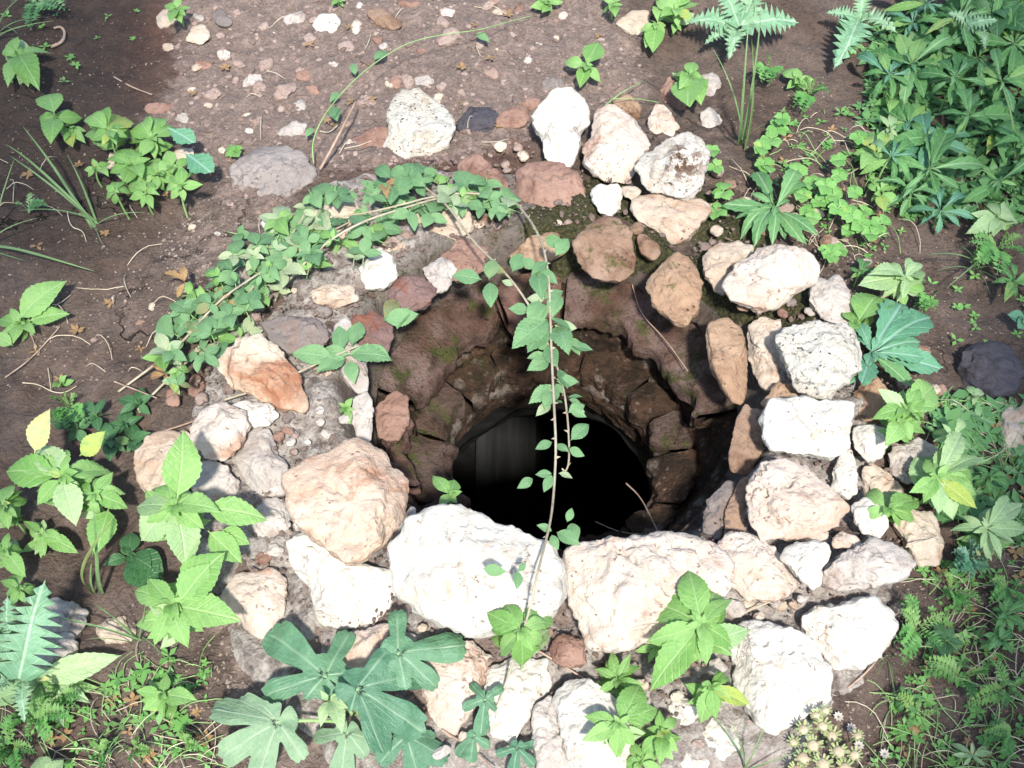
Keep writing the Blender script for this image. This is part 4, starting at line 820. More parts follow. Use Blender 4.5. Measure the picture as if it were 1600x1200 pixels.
leaf(t, 'weed', surf(30, 500, .03), surf(106, 438, .05), 1.0, label='long glossy bright leaf'); leaf(t, 'weed', surf(45, 502, .03), surf(110, 490, .035), 1.0); leaf(t, 'weed', surf(20, 540, .03), surf(-15, 520, .04), 1.2)
rosette('weed', 'tiny two-leaved seedling on the cracked soil at left', WD, 95, 600, .015, [(80,605),(118,593),(105,585)], wf=1.3)
rosette('weed', 'dull green leaf with a brown withered base by the thistle', WD, 55, 1060, .03, [(200,1022),(130,1050)], 'weedpale', .75)
rosette('weed', 'pale leaf tip rising at the bottom left edge', WD, 70, 1215, .05, [(102,1185),(60,1180)], 'weedpale', 1.4)
for x, y, L, lab in [(1325,70,26,'yellowish seedling between the two thistles'),(1245,125,24,'single upright leaf on soil right of the tall grass stalks'),(1395,155,30,'round-leaved seedling at the edge of the dark bed'),(1368,240,42,'broad rounded weed below the dark bed'),(1480,60,35,'curled pale weed in the dark bed corner')]:
    rosette('weed', lab, WD, x, y, .03, ring(x, y, 6, L), 'weed', 1.2, extra=1)
rosette('weed', 'curled pale seedling below the basalt boulder', WD, 1525, 618, .03, [(1510,602),(1535,610),(1505,630),(1520,635)], 'weedpale', 1.)
rosette('weed', 'single rounded blue-green leaf at the right edge above the boulder', WD, 1605, 500, .03, [(1572,492),(1590,515)], 'round', 1.)
rosette('weed', 'broad dull green weed on the soil at the lower right', WD, 1480, 1000, .03, ring(1480, 1000, 7, 38, .35), 'dark', 1.0, drop=.6)
rosette('weed', 'small leafy weed near the right edge above the feathery tuft', WD, 1560, 1000, .03, ring(1560, 1000, 7, 34, .35), 'bedleaf', 1.2, drop=.6)
rosette('weed', 'greyish narrow weed at the bottom edge right of the flowers', WD, 1520, 1180, .03, ring(1520, 1180, 7, 36, .35), 'palenarrow', 1.2, drop=.6)
rosette('weed', 'leafy sprout on dark soil right of the chalky stone', WD, 1415, 1095, .03, ring(1415, 1095, 7, 26, .35), 'bedleaf', 1.2, drop=.6)
rosette('weed', 'pointed-leaf weed at the right edge below the pale narrow one', WD, 1570, 960, .03, ring(1570, 960, 7, 36, .35), 'bedleaf', 1.2, drop=.6)
rosette('weed', 'bright slim-leaved weed in the joint left of the tall front weed', WD, 1025, 1010, .04, ring(1025, 1010, 7, 30, .35), 'weednarrow', 1.3, drop=.6, extra=1)
rosette('weed', 'mixed leafy sprig at the right edge beside the dull tan stone', WD, 1545, 745, .04, ring(1545, 745, 7, 36, .35), 'bedleaf', 1.1, drop=.6, extra=1)
rosette('weed', 'lime sprig on soil between the clover and the dark bed', WD, 1375, 300, .04, ring(1375, 300, 7, 34, .35), 'weed', 1.0, drop=.6, extra=1)
rosette('weed', 'slim weed on the soil right of the second thistle', WD, 1390, 200, .04, ring(1390, 200, 6, 30, .35), 'palenarrow', 1.3, drop=.6, extra=1)
rosette('weed', 'small weed on the soil behind the grooved grey stone', WD, 1345, 425, .04, ring(1345, 425, 6, 20, .35), 'bedleaf', 1.0, drop=.6, extra=1)
rosette('weed', 'bright weed at the bottom edge under the front weeds', WD, 1000, 1190, .04, ring(1000, 1190, 7, 34, .35), 'weed', 1.0, drop=.6, extra=1)
rosette('weed', 'leafy weed at the left edge below the small dark seedling', WD, 30, 920, .04, ring(30, 920, 7, 30, .35), 'weed', 1.0, drop=.6, extra=1)
rosette('weed', 'narrow weed at the right edge above the wiry grass', WD, 1585, 440, .04, ring(1585, 440, 8, 40, .35), 'bedleaf', 0.9, drop=.6, extra=1)
# dark creeping leaves in the shade left of the rim
t = None
for i, (x, y) in enumerate([(150,650),(195,665),(215,630),(170,690),(120,668),(205,690)]):
    tips = ring(x, y, 5, 32)
    if i == 0: t = rosette('creeper', 'dark-leaved creeper on the soil left of the rim', 'creeper', x, y, .03, tips, 'dark', 1., drop=.4)
    else: rosette('', '', '', x, y, .03, tips, 'dark', 1., parent=t, drop=.4)
rosette('creeper', 'dark pointed creeper leaves under the tallest weed', 'creeper', 200, 868, .03, [(160,885),(215,895),(190,850),(250,925),(205,830),(240,890),(262,912)], 'dark', 1.3)

# thistles
def thistle(label, hub, leaves, h=.06):
    b = surf(hub[0], hub[1], 0); t = empty('thistle', b, label, 'thistle')
    tube('stem', [b, surf(hub[0], hub[1], h)], .004, .003, M['stem'], t)
    for x0, y0, x1, y1, h0, h1, wf in leaves: leaf(t, 'thistle', surf(x0, y0, h0), surf(x1, y1, h1), wf)
thistle('silvery spiny thistle at the bottom left corner', (25, 1040), [(30,1060,68,905,.08,.16,1.3),(20,1050,-40,960,.07,.14,1.3),(35,1065,40,1130,.07,.06,1.),(20,1060,-40,1100,.07,.08,1.),(15,1020,10,930,.09,.14,1.2)])
thistle('silvery thistle with a long leaf pointing right at the back', (1150, 40), [(1160,40,1248,34,.08,.08,1.3),(1150,45,1072,36,.07,.08,1.2),(1155,40,1120,-20,.08,.12,1.2),(1150,48,1140,95,.06,.05,1.),(1160,40,1190,-30,.08,.12,1.2),(1150,45,1100,70,.07,.06,1.)])
thistle('second silvery thistle nearer the dark bed at the back', (1345, 30), [(1345,30,1402,50,.06,.06,1.3),(1345,30,1310,62,.06,.04,1.2),(1340,32,1305,110,.06,.03,1.),(1345,30,1350,-20,.06,.1,1.2),(1340,30,1290,20,.06,.06,1.1),(1350,35,1335,75,.06,.03,1.1)])
thistle('pale thistle leaves amid the dark bed at the upper right', (1530, 40), [(1500,45,1560,30,.08,.1,1.2),(1525,45,1480,20,.08,.1,1.2),(1530,45,1540,80,.08,.05,1.)])

# dark bed of toothed weeds at the upper right
g = 'toothed weeds crowding the dark bed'
spots = [q_ for i_, q_ in enumerate([(1420,95),(1470,80),(1530,85),(1585,70),(1440,140),(1500,130),(1560,120),(1410,190),(1460,180),(1520,175),(1590,165),(1440,225),(1490,220),(1550,215),(1400,245),(1590,235),(1460,265),(1520,262),(1570,290),(1420,40),(1490,35),(1600,20),(1440,0),(1560,-10),(1380,110),(1620,120),(1640,200),(1635,270)]) if i_ not in (4, 8, 10, 12, 17, 25)]
for x, y in spots:
    x += RND.uniform(-10, 10); y += RND.uniform(-8, 8); ky = RND.choice(['conyza', 'bedleaf', 'conyza', 'conyza', 'conyblue'])
    row = 'back' if y < 60 else 'upper middle' if y < 145 else 'lower middle' if y < 212 else 'front'; cl = 'left side' if x < 1450 else 'middle' if x < 1535 else 'right side'
    rosette('toothed_weed', f"{'blue-green' if ky == 'conyblue' else 'green'} toothed-leaf weed in the {row} row of the dark bed, {cl}", WD, x, y, RND.uniform(.03, .1), [(*q_, RND.choice([ky, ky, ky, 'weednarrow', 'bedleaf', 'bedleaf'])) for q_ in ring(x, y, RND.randint(7, 11), RND.uniform(44, 66), .55, sq=RND.uniform(.7, 1.))], ky, RND.uniform(.75, 1.05), g, drop=.8, extra=2)
rosette('toothed_weed', 'toothed-leaf weed at the lower edge of the dark bed', WD, 1425, 300, .05, ring(1425, 300, 9, 50, .3), 'conyza', 1.1, drop=.7)
rosette('toothed_weed', 'lone young toothed weed with blue leaves below the dark bed', WD, 1470, 330, .05, ring(1470, 330, 8, 45, .35), 'conyblue', 1., drop=.7)
rosette('creeper', 'large dark leaves in the deep shade of the top right corner', 'creeper', 1560, 15, .08, ring(1560, 15, 9, 55), 'dark', 1.3)
t = rosette('creeper', 'long-stemmed pale weed lying at the lower edge of the bed', 'creeper', 1560, 340, .05, ring(1560, 340, 6, 30)+ring(1530, 350, 5, 25), 'weedpale', .9)

# clover
def clover(label, pts):
    b = surf(pts[0][0], pts[0][1], 0); t = empty('clover', b, label, 'clover')
    for x, y in pts:
        h = RND.uniform(.02, .05); c = surf(x, y, h); f = np.array([c[0]+RND.uniform(-.015, .015), c[1]+RND.uniform(0, .02), g1(c[0], c[1])])
        tube('stalk', [f, (f+c)/2+np.array([.004, 0, .004]), c], .0009, .0008, M['stem'], t, 4, smooth=1)
        a0 = RND.uniform(0, 6.3); r = RND.uniform(13, 19)
        for k in range(3):
            a = a0+k*2.094
            for s in (-.33, .33): leaf(t, 'tiny', c, surf(x+r*math.cos(a+s), y+.85*r*math.sin(a+s), h+.002), 1.25)
clover('clover clump growing just right of the toothed rosette', [(1268,285),(1290,290),(1255,305),(1280,315),(1300,305),(1270,340),(1310,325),(1330,335),(1345,350),(1325,360),(1350,330),(1360,365),(1335,300),(1262,330),(1375,350),(1310,275),(1246,268)])
clover('clover sprigs on the soil above the toothed rosette', [(1215,200),(1222,185),(1205,218),(1310,250),(1340,215),(1190,230),(1195,258)])
clover('clover leaves hanging beside the deeply pitted white stone', [(1112,235),(1118,260),(1130,300),(1120,330)])
clover('small clover patch in the dark soil behind the pink stone', [(1300,398),(1310,392),(1292,392)])

# fig seedling: lobed leaves, petiole hub towards the base, five finger lobes
def fig_mesh(seed, m, lobes, nr=12, na=180):
    rg = np.random.default_rng(seed); a = np.linspace(-math.pi, math.pi, na, endpoint=False)
    R = np.full(na, .28)
    for ang, L, w in lobes:
        d = np.abs((a-ang+math.pi) % (2*math.pi)-math.pi)
        s = d/w; R = np.maximum(R, L*np.clip(1-np.clip(s, 0, 1)**3.6, 0, 1)**.5)
    for _ in range(2): R = .25*np.roll(R, 1)+.5*R+.25*np.roll(R, -1)
    notch = 1-.8*np.exp(-((np.abs(a)-math.pi)/.13)**2); R *= notch
    R *= 1+.02*np.sin(a*46)+.02*rg.standard_normal(na)*.5
    q_ = np.linspace(0, 1, nr+1)[1:]
    Q_, A_ = np.meshgrid(q_, a); r = R[:, None]*Q_
    z = np.zeros_like(r); ve = np.zeros_like(r)
    for ang, L, w in lobes:
        d = (A_-ang+math.pi) % (2*math.pi)-math.pi; off = np.abs(r*np.sin(d)); along = r*np.cos(d)
        on = (np.abs(d) < 1.2)
        ve = np.maximum(ve, np.where(on & (along < L*.97), np.exp(-(off/.011)**2), 0))
        ph = (along*13-off*9) % 1.; ve = np.maximum(ve, np.where(on & (np.abs(d) < w), .14*np.exp(-((ph-.5)/.09)**2)*(off < .16)*(off < r*.35), 0))
    z = -.32*r**2 + .035*np.sin(r*17+A_*3+seed)*r + .10*np.cos(A_*3+seed)*r + .12*np.cos(A_*5+seed*2)*r**2 - .02*ve
    V = np.vstack([np.stack([(r*np.cos(A_)).ravel(), (r*np.sin(A_)).ravel(), z.ravel()], 1), [[0, 0, 0]]])
    F_ = grid_faces(na, nr, True).tolist(); c = na*nr
    F_ += [[c, i*nr, ((i+1) % na)*nr] for i in range(na)]
    me = mesh_from('fig_leaf', V, F_, m); attr(me, 'vein', np.append(ve.ravel(), 1.)); return me
figb = surf(560, 1130, -.005)
fig = empty('fig_seedling', figb, 'young fig shoot with big lobed grey-green leaves at the front', 'fig plant')
def figleaf(hx, hy, h, lobes_px, m, label=None, w=.42, tilt=(0, 0)):
    hub = surf(hx, hy, h); c = CAM-hub; c /= np.linalg.norm(c)
    n = .55*c+np.array([tilt[0], tilt[1], .6]); n /= np.linalg.norm(n)
    P3 = []
    for x, y in lobes_px:
        d = FWD+(x-800)*KPX*RGT+(600-y)*KPX*UPV; P3.append(CAM+d*(((hub-CAM)@n)/(d@n))-hub)
    main = P3[0]; ex = main/np.linalg.norm(main); ey = np.cross(n, ex)
    lb = [(math.atan2(p@ey, p@ex), float(np.linalg.norm(p)), w*(1.15 if i == 0 else 1.)) for i, p in enumerate(P3)]
    sc = max(l for _, l, _ in lb); lb = [(a, l/sc, w_) for a, l, w_ in lb]
    o = link('leaf', fig_mesh(RND.randint(0, 999), m, lb), fig)
    o.matrix_local = Matrix([[ex[i]*sc, ey[i]*sc, n[i]*sc, hub[i]-figb[i]] for i in range(3)]+[[0, 0, 0, 1]])
    if label: o['label'] = label
    tube('stem', [figb+(hub-figb)*.1, (figb+hub)/2+np.array([0, 0, .01]), hub-n*.001], .0032, .0024, M['stem'], fig)
figleaf(508, 1056, .07, [(414,974),(545,980),(408,1080),(552,1050),(476,1092)], M['fig'], w=.34)
figleaf(558, 1076, .10, [(662,1135),(607,1012),(676,1040),(600,1172),(548,1110)], M['fig'], w=.33)
figleaf(622, 1020, .08, [(727,1005),(620,948),(682,1068),(634,1075)], M['fig'], w=.36)
figleaf(434, 1128, .08, [(400,1212),(328,1100),(372,1085),(474,1185),(340,1180),(405,1095)], M['figpale'], 'pale grey-green fig leaf', .37)
figleaf(542, 1145, .05, [(530,1220),(488,1150),(572,1180),(600,1160)], M['figpale'], w=.42)
figleaf(635, 1150, .04, [(655,1215),(590,1190),(700,1185),(680,1150)], M['fig'], w=.44)
for a in ((514,1095,500,1137),(516,1095,535,1147),(512,1095,500,1078),(516,1095,530,1082),(514,1095,545,1105)): leaf(fig, 'weedpale', surf(a[0], a[1], .09), surf(a[2], a[3], .1), .9)
figb2 = surf(752, 1140, 0); figs2 = empty('fig_seedling', figb2, 'small fig seedling with a dark brown edged leaf on the front slab', 'fig plant')
fig_keep, fb_keep = fig, figb; fig, figb = figs2, figb2
figleaf(758, 1092, .06, [(750,1145),(735,1066),(786,1072),(722,1105),(775,1110)], M['fig'], w=.36)
figleaf(740, 1150, .04, [(715,1180),(765,1165),(735,1190)], M['fig'], w=.44)
figb = surf(800, 1185, 0); fig = empty('fig_seedling', figb, 'teal fig leaf cut by the bottom edge near the front slab', 'fig plant')
figleaf(808, 1168, .05, [(800,1215),(842,1160),(775,1178),(835,1195)], M['fig'], w=.36)

# brambles
bb = surf(480, 380, 0); bram = empty('bramble', bb, 'trailing bramble covering the left rim and hanging across the well mouth', 'bramble')
def cane(pts, r0=.0032, r1=.0022, thorns=True):
    P3 = [surf(x, y, h) if h >= 0 else None for x, y, h in pts]
    o = tube('cane', P3, r0, r1, M['cane'], bram, 7)
    if thorns:
        V = []; F_ = []
        for i in range(len(P3)-1):
            n_ = max(1, int(np.linalg.norm(P3[i+1]-P3[i])/.028))
            for k in range(n_):
                c = P3[i]+(P3[i+1]-P3[i])*((k+.5)/n_)-bb; a = RND.uniform(0, 6.3); out = np.array([math.cos(a), math.sin(a)*.3, math.sin(a)]); d = (P3[i+1]-P3[i]); d /= np.linalg.norm(d)
                s_ = np.cross(out, d); b = len(V)
                V += [c+d*.003, c-d*.002+s_*.0016, c-d*.002-s_*.0016, c+out*.0075-d*.002]; F_ += [[b, b+1, b+3], [b+1, b+2, b+3], [b+2, b, b+3]]
        tag(link('thorn', mesh_from('thorn', V, F_, M['cane'], False), o), kind='stuff')
    return o
# heights above the soil line; over the mouth the canes hang in the air
cane([(800,310,.05),(830,345,.09),(850,385,.12),(858,440,.13),(860,500,.13),(862,560,.13),(866,640,.13),(869,700,.13),(866,760,.12),(862,805,.14),(852,850,.17),(836,910,.2),(826,960,.17),(800,1040,.06),(775,1110,.03),(735,1195,.01)], .0024, .0014)
cane([(660,290,.05),(700,320,.08),(740,380,.10),(790,425,.12),(830,480,.12),(860,545,.12),(880,600,.12),(888,660,.11),(890,720,.10),(884,738,.1),(878,732,.105)], .0025, .0012)
cane([(440,450,.04),(500,385,.07),(560,348,.09),(630,325,.08),(700,305,.06),(780,300,.05)], .0024, .0018)
cane([(185,612,.01),(255,560,.03),(290,530,.05),(340,470,.07),(400,430,.07),(480,380,.06),(560,340,.05)], .0022, .0016)
cane([(215,640,.01),(270,585,.03),(320,540,.04),(420,420,.05),(480,330,.05)], .0022, .0016)
cane([(350,625,.03),(430,600,.04),(490,570,.05),(560,540,.06)], .0022, .0015)
cane([(780,305,.05),(700,300,.07),(590,330,.06),(520,340,.05)], .002, .0016)
def bleaf(x0, y0, x1, y1, h, key='bramble', wf=1., h1=None): leaf(bram, key, surf(x0, y0, h), surf(x1, y1, h if h1 is None else h1), wf, roll=RND.gauss(0, .2))
for a in [(752,437,705,430),(764,437,772,404),(765,442,768,482),(838,420,813,404),(838,422,872,445),(840,425,846,468),(868,400,888,372),(852,372,884,384),(850,468,880,454),(850,475,845,508),(855,500,798,545),(856,502,824,552),(860,498,893,516),(870,512,888,556),(893,528,906,556),(893,540,927,547),(875,578,887,608),(868,604,826,632),(868,606,850,640),(868,600,880,615),(890,640,917,652),(888,645,914,632),(892,688,920,662),(888,706,866,694),(890,700,914,713),(862,740,836,742),(862,742,850,770),(832,748,807,763),(862,830,838,820),(862,836,872,860),(870,832,908,852),(886,816,894,793),(893,818,901,848),(755,888,792,893),(809,892,822,879),(808,892,808,922),(842,470,828,510),(856,540,870,575),(800,425,815,395),(855,410,830,430),(872,460,862,500)]:
    bleaf(*a, .205 if a[1] > 880 else .15 if a[1] > 810 else .125)
for a in [(545,555,614,562),(545,555,500,548),(540,560,493,582),(535,548,528,508),(550,540,562,502),(545,565,555,600),(430,587,444,572),(428,585,404,590),(432,590,415,606),(520,560,455,552),(600,500,655,490),(640,480,620,515),(620,470,600,500),(610,560,560,545)]:
    bleaf(*a, .05)
for sx in ([(850,385),(858,440),(860,500),(862,560),(866,640),(869,700),(866,760)], [(790,425),(830,480),(860,545),(880,600),(888,660)]):
    for k in range(11):
        u_ = RND.uniform(0, len(sx)-1.01); i_ = int(u_); f_ = u_-i_; x = sx[i_][0]*(1-f_)+sx[i_+1][0]*f_; y = sx[i_][1]*(1-f_)+sx[i_+1][1]*f_
        a_ = RND.choice([RND.uniform(-.7, .5), RND.uniform(2.6, 3.9)]); L = RND.uniform(22, 38)*(1. if y < 600 else .75)
        bleaf(x+6*math.cos(a_), y+5*math.sin(a_), x+(L+6)*math.cos(a_), y+L*math.sin(a_)+6, .12, RND.choice(['bramble', 'bramble', 'bramble', 'brampale']))
PATH = np.array([(790,320),(730,300),(670,300),(600,315),(540,335),(480,370),(420,410),(370,450),(330,490),(300,540),(285,600)], float)
PW = np.array([18,32,40,52,60,66,62,58,55,48,34], float)
seg = np.concatenate([[0], np.cumsum(np.hypot(*np.diff(PATH, axis=0).T))])
for i in range(165):
    s_ = RND.uniform(0, seg[-1])**1.0; cx = np.interp(s_, seg, PATH[:, 0]); cy = np.interp(s_, seg, PATH[:, 1]); w = np.interp(s_, seg, PW)
    cx += RND.uniform(-1, 1)*w; cy += RND.uniform(-1, 1)*w*.8; h = RND.uniform(.015, .085)
    a0 = RND.uniform(0, 6.3); L = RND.uniform(21, 40); key = RND.choices(['bramble', 'brampale', 'weed', 'deadleaf'], [10, 3.2, 2.2, .5])[0]
    c0 = surf(cx, cy, h)
    tube('leaf_stalk', [surf(cx-18*math.cos(a0), cy-18*math.sin(a0), max(.02, h-.02)), c0], .0010, .0008, M['stem'], bram, 4, smooth=0)
    for da, f in ((0, 1.), (-1.35, .82), (1.35, .82)):
        if da and RND.random() < .12: continue
        a = a0+da; bleaf(cx, cy, cx+L*f*math.cos(a), cy+L*f*.85*math.sin(a), h, key, RND.uniform(.85, 1.15), max(.015, h+RND.uniform(-.02, .015)))
# long thin trailing stems
def trail(label, pts, r=.0014, m='straw', leaves=(), name='trailing_stem', cat='stem'):
    P3 = [surf(*p) for p in pts]; t = empty(name, P3[0], label, cat); tube('stem', P3, r, r*.6, M[m], t, 5)
    for x0, y0, x1, y1 in leaves: leaf(t, 'bramble', surf(x0, y0, .03), surf(x1, y1, .03), .9)
trail('long thin bramble runner arching over the gravel at the back', [(490,255,.03),(487,225,.06),(500,190,.09),(525,155,.1),(560,118,.1),(600,88,.1),(640,65,.09),(700,52,.08),(745,48,.06),(790,35,.04),(830,25,.02)], .0014, 'stem', [(555,118,550,98),(530,145,515,160),(585,95,605,80),(520,168,528,190),(745,52,765,66),(488,200,478,215)])
trail('brown woody twig standing on the soil behind the bramble', [(500,265,.01),(525,220,.05),(545,180,.06),(556,158,.06)], .0032, 'twig', name='twig', cat='twig')
for lab, pts, r, m in [
 ('curled white root on the soil behind the bramble', [(500,205,.005),(515,208,.01),(530,193,.01)], .0015, 'straw'),
 ('short straw lying on the reddish sunk stone', [(538,232,.02),(560,228,.03),(580,220,.03)], .0012, 'straw'),
 ('thin bent straw on the gravel near the brown twig', [(530,240,.01),(540,222,.015),(545,225,.01)], .0010, 'straw'),
 ('thin brown stick across the damp soil at the upper left', [(178,120,.006),(205,136,.008),(238,148,.006)], .0022, 'twig'),
 ('curved pale root on the damp soil by the left edge weed', [(80,73,.008),(98,66,.012),(102,50,.012),(95,41,.01),(84,44,.008)], .0042, 'twig'),
 ('straight brown stick lying on the cracked soil at left', [(8,590,.005),(50,560,.008),(94,510,.006)], .0016, 'twig'),
 ('pale looping tendril on the cracked soil at left', [(35,598,.006),(60,600,.01),(80,612,.012),(100,615,.01),(120,603,.006)], .0013, 'straw'),
 ('bent brown straw on the soil under the grass tuft', [(105,330,.004),(110,355,.01),(130,360,.01),(135,378,.004)], .0012, 'straw'),
 ('upright thin tendril beside the looping one', [(75,575,.004),(77,590,.02),(80,612,.004)], .0010, 'straw'),
 ('dark stick crossing under the bramble tips at left', [(178,596,.02),(210,608,.025),(245,622,.02)], .0018, 'twig'),
 ('dark twig on the soil pointing at the left rim', [(178,690,.01),(240,678,.02),(300,660,.03),(355,635,.04)], .0020, 'twig'),
 ('dry stalk crossing the small hollow at the front rim', [(1158,960,.03),(1190,945,.035),(1220,935,.03)], .0012, 'straw'),
 ('dead twig bundle below the small dusty pink stone', [(838,1015,.02),(880,1040,.025),(925,1068,.02)], .0020, 'twig'),
 ('dead twig on the front slab beside the fig seedling', [(690,1140,.02),(730,1165,.03),(775,1205,.03)], .0018, 'twig'),
 ('dry stick under the white stone by the feathery weed', [(1325,1075,.005),(1355,1050,.01),(1375,1025,.02)], .0018, 'twig'),
 ('straw stalk leaning on the tan speckled stones', [(1415,855,.05),(1440,846,.05),(1468,838,.05)], .0011, 'straw'),
 ('thin stem lying below the basalt boulder', [(1470,628,.01),(1510,625,.02),(1590,635,.015)], .0016, 'stem'),
 ('straw bent over the gravel beyond the back rim', [(945,165,.02),(970,145,.04),(1002,128,.03)], .0014, 'stem'),
 ('thin straw across the gap beyond the back rim', [(955,155,.03),(990,153,.035),(1030,160,.02)], .0012, 'stem'),
 ('loose straw on the red soil above the dusty pink stone', [(752,222,.004),(775,222,.006),(795,217,.004)], .0011, 'straw')]:
    trail(lab, pts, r, m, name='straw' if m != 'twig' else 'twig', cat='straw' if m != 'twig' else 'twig')
# roots hanging on the inner wall of the mouth
rt = [at_w(988, 445, -.02), at_w(1000, 490, -.035), at_w(1040, 530, -.03), at_w(1075, 580, -.03)]
tube('root', [p+WC for p in rt], .0013, .0009, M['twig'], well, 5)
tube('root', [at(978, 755, -.2), at(1000, 775, -.18), at(1018, 810, -.13), at(1030, 835, -.08)], .0018, .001, M['twig'], well, 5)
tube('root', [at(930, 815, -.22), at(968, 832, -.17), at(1005, 835, -.12)], .0012, .0008, M['twig'], well, 5)

# grasses
def blades(label, base, tips, wf=.9, name='grass_tuft', h=.08):
    b = surf(base[0], base[1], 0); t = empty(name, b, label, 'grass')
    wf *= .55
    for tp in tips:
        x, y = tp[:2]; p0 = surf(base[0]+RND.uniform(-8, 8), base[1]+RND.uniform(-6, 6), .0); leaf(t, 'grass', p0, surf(x, y, tp[2] if len(tp) > 2 else h), wf, name='blade')
blades('long dark grass blades fallen on the damp soil at left', (148, 352), [(40,195,.1),(5,228,.08),(108,240,.05),(228,332,.04),(90,270,.06),(18,240,.08),(160,385,.02),(30,330,.05)], 1.5)
blades('long grass blade reaching in from the left edge', (-20, 385), [(150,420,.04),(60,340,.05),(25,250,.12),(40,410,.03)], 1.5)
blades('grass blades in the top left corner', (-10, 70), [(40,-10,.1),(70,25,.06),(85,30,.04),(30,55,.08)], 1.5)
blades('tall thin grass stalks at the back right', (1158, 230), [(1170,20,.3),(1185,10,.3),(1110,75,.2),(1178,60,.26),(1200,190,.08)], 1.2)
blades('tall pale stalk standing at the left front', (152, 930), [(140,790,.18),(175,800,.2),(145,860,.1)], 2.2)
blades('arching grass over the soil at the front left', (215, 1000), [(148,940,.06),(135,1000,.05),(150,950,.1),(280,1045,.03),(60,960,.05),(225,940,.1)], 1.5)
blades('thin green grass at the front right corner stones', (1165, 1205), [(1110,1110,.06),(1200,1120,.1),(1250,1170,.05),(1140,1130,.1)], 1.6)
blades('wiry tangled grass on the soil right of the pale weed', (1520, 420), [(1450,400,.06),(1570,380,.06),(1560,440,.05),(1480,450,.04),(1530,370,.08),(1500,385,.08),(1590,420,.05),(1465,425,.05),(1545,460,.03)], 1.3)
blades('wiry grass by the tan stone at the right edge', (1570, 740), [(1520,690,.06),(1540,660,.08),(1600,660,.08),(1510,720,.05),(1600,700,.06),(1555,640,.1)], 1.3)
blades('curved dry blades below the white blunt stone', (1390, 1030), [(1370,1060,.04),(1395,1075,.03),(1420,1050,.05),(1365,1040,.05),(1400,1100,.02)], 1.4)
blades('long arching blade at the right edge of the bed', (1590, 260), [(1570,130,.2),(1610,160,.2),(1580,330,.05)], 2.0)

# feathery weeds
def feathery(label, cx, cy, n, L, m='feather', h=.05, leaflets=9):
    b = surf(cx, cy, 0); t = empty('feathery_weed', b, label, 'feathery weed'); 
    for k in range(n):
        V = []; F_ = []
        a = RND.uniform(0, 6.3); l = L*RND.uniform(.6, 1.15); hb = RND.uniform(.5, 1.3)*h
        p1 = surf(cx+l*math.cos(a), cy+.85*l*math.sin(a), hb); d = p1-b; mid = np.array([0, 0, .015])
        pts = [b+d*s+mid*4*s*(1-s) for s in np.linspace(0, 1, leaflets+1)]; ln = np.linalg.norm(d)
        up = np.array([0, -.4, .9]); sd = np.cross(up, d/ln)
        for i in range(1, leaflets+1):
            s = i/leaflets
            w = ln*.26*math.sin(math.pi*min(.97, s*.75+.2))
            for sg_ in (-1, 1):
                for fwd in (.15, .75):
                    v = (sd*sg_*(1-.35*fwd)+d/ln*fwd)*w*RND.uniform(.7, 1.1)+up*RND.uniform(-.003, .006)
                    q0 = pts[i]-b; nn = np.cross(up, v); nn = nn/np.linalg.norm(nn)*w*.11; j = len(V)
                    V += [q0, q0+v*.6+nn, q0+v, q0+v*.6-nn]; F_.append([j, j+1, j+2, j+3])
        for i in range(leaflets):
            j = len(V); o_ = sd*.0007; V += [pts[i]-b-o_, pts[i]-b+o_, pts[i+1]-b+o_, pts[i+1]-b-o_]; F_.append([j, j+1, j+2, j+3])
        link('frond', mesh_from('frond', V, F_, M[m], False), t)
for lab, x, y, n, L, m in [
 ('feathery weed overlapping the tip of the white blunt stone', 1432,985,8,62,'feather'),('blue-green star-shaped feathery weed beside the long grey stone', 1515,875,14,34,'conyblue'),
 ('pale feathery fronds above the dark soil at the right', 1485,925,5,50,'feather'),('feathery fronds at the right edge level with the grey stone', 1575,920,5,55,'feather'),
 ('feathery trailing weed on the dark soil at the lower right', 1500,1060,4,60,'feather'),('feathery tuft at the right edge near the bottom', 1570,1080,5,52,'feather'),
 ('dim feathery tuft in the bottom right corner', 1580,1150,6,50,'feather'),('low feathery tuft on the soil right of the flower heads', 1430,1120,5,46,'feather'),
 ('feathery weed in the bottom left corner under the thistle', 60,1120,8,55,'feather'),('feathery tuft beside the thistle on its right', 95,1090,9,38,'feather'),('bushy feathery growth at the bottom left edge', 20,1170,8,60,'feather'),
 ('fine feathery sprigs on the bare soil at the bottom left', 160,1180,6,28,'feather'),('fine feathery sprig under the lime green weed', 215,1175,6,26,'feather'),('tiny feathery sprig near the pale fig leaf', 290,1165,6,26,'feather'),
 ('fine sprigs on the soil between the thistles', 1265,150,7,35,'feather'),('fine grey sprigs at the right of the tall grass stalks', 1200,110,7,28,'feather'),('fine tangled sprigs right of the clover clump', 1560,390,10,45,'feather'),
 ('dark feathery shadow weed at the left of the bramble tips', 110,640,9,35,'feather'),('feathery wisps in the top left corner', 60,8,8,45,'conyza'),('dim sprig on the damp soil near the left edge', 45,330,4,28,'conyza'),
 ('low mossy sprig on dark soil at the right', 1450,470,7,25,'feather')]:
    feathery(lab, x, y, n, L, m)
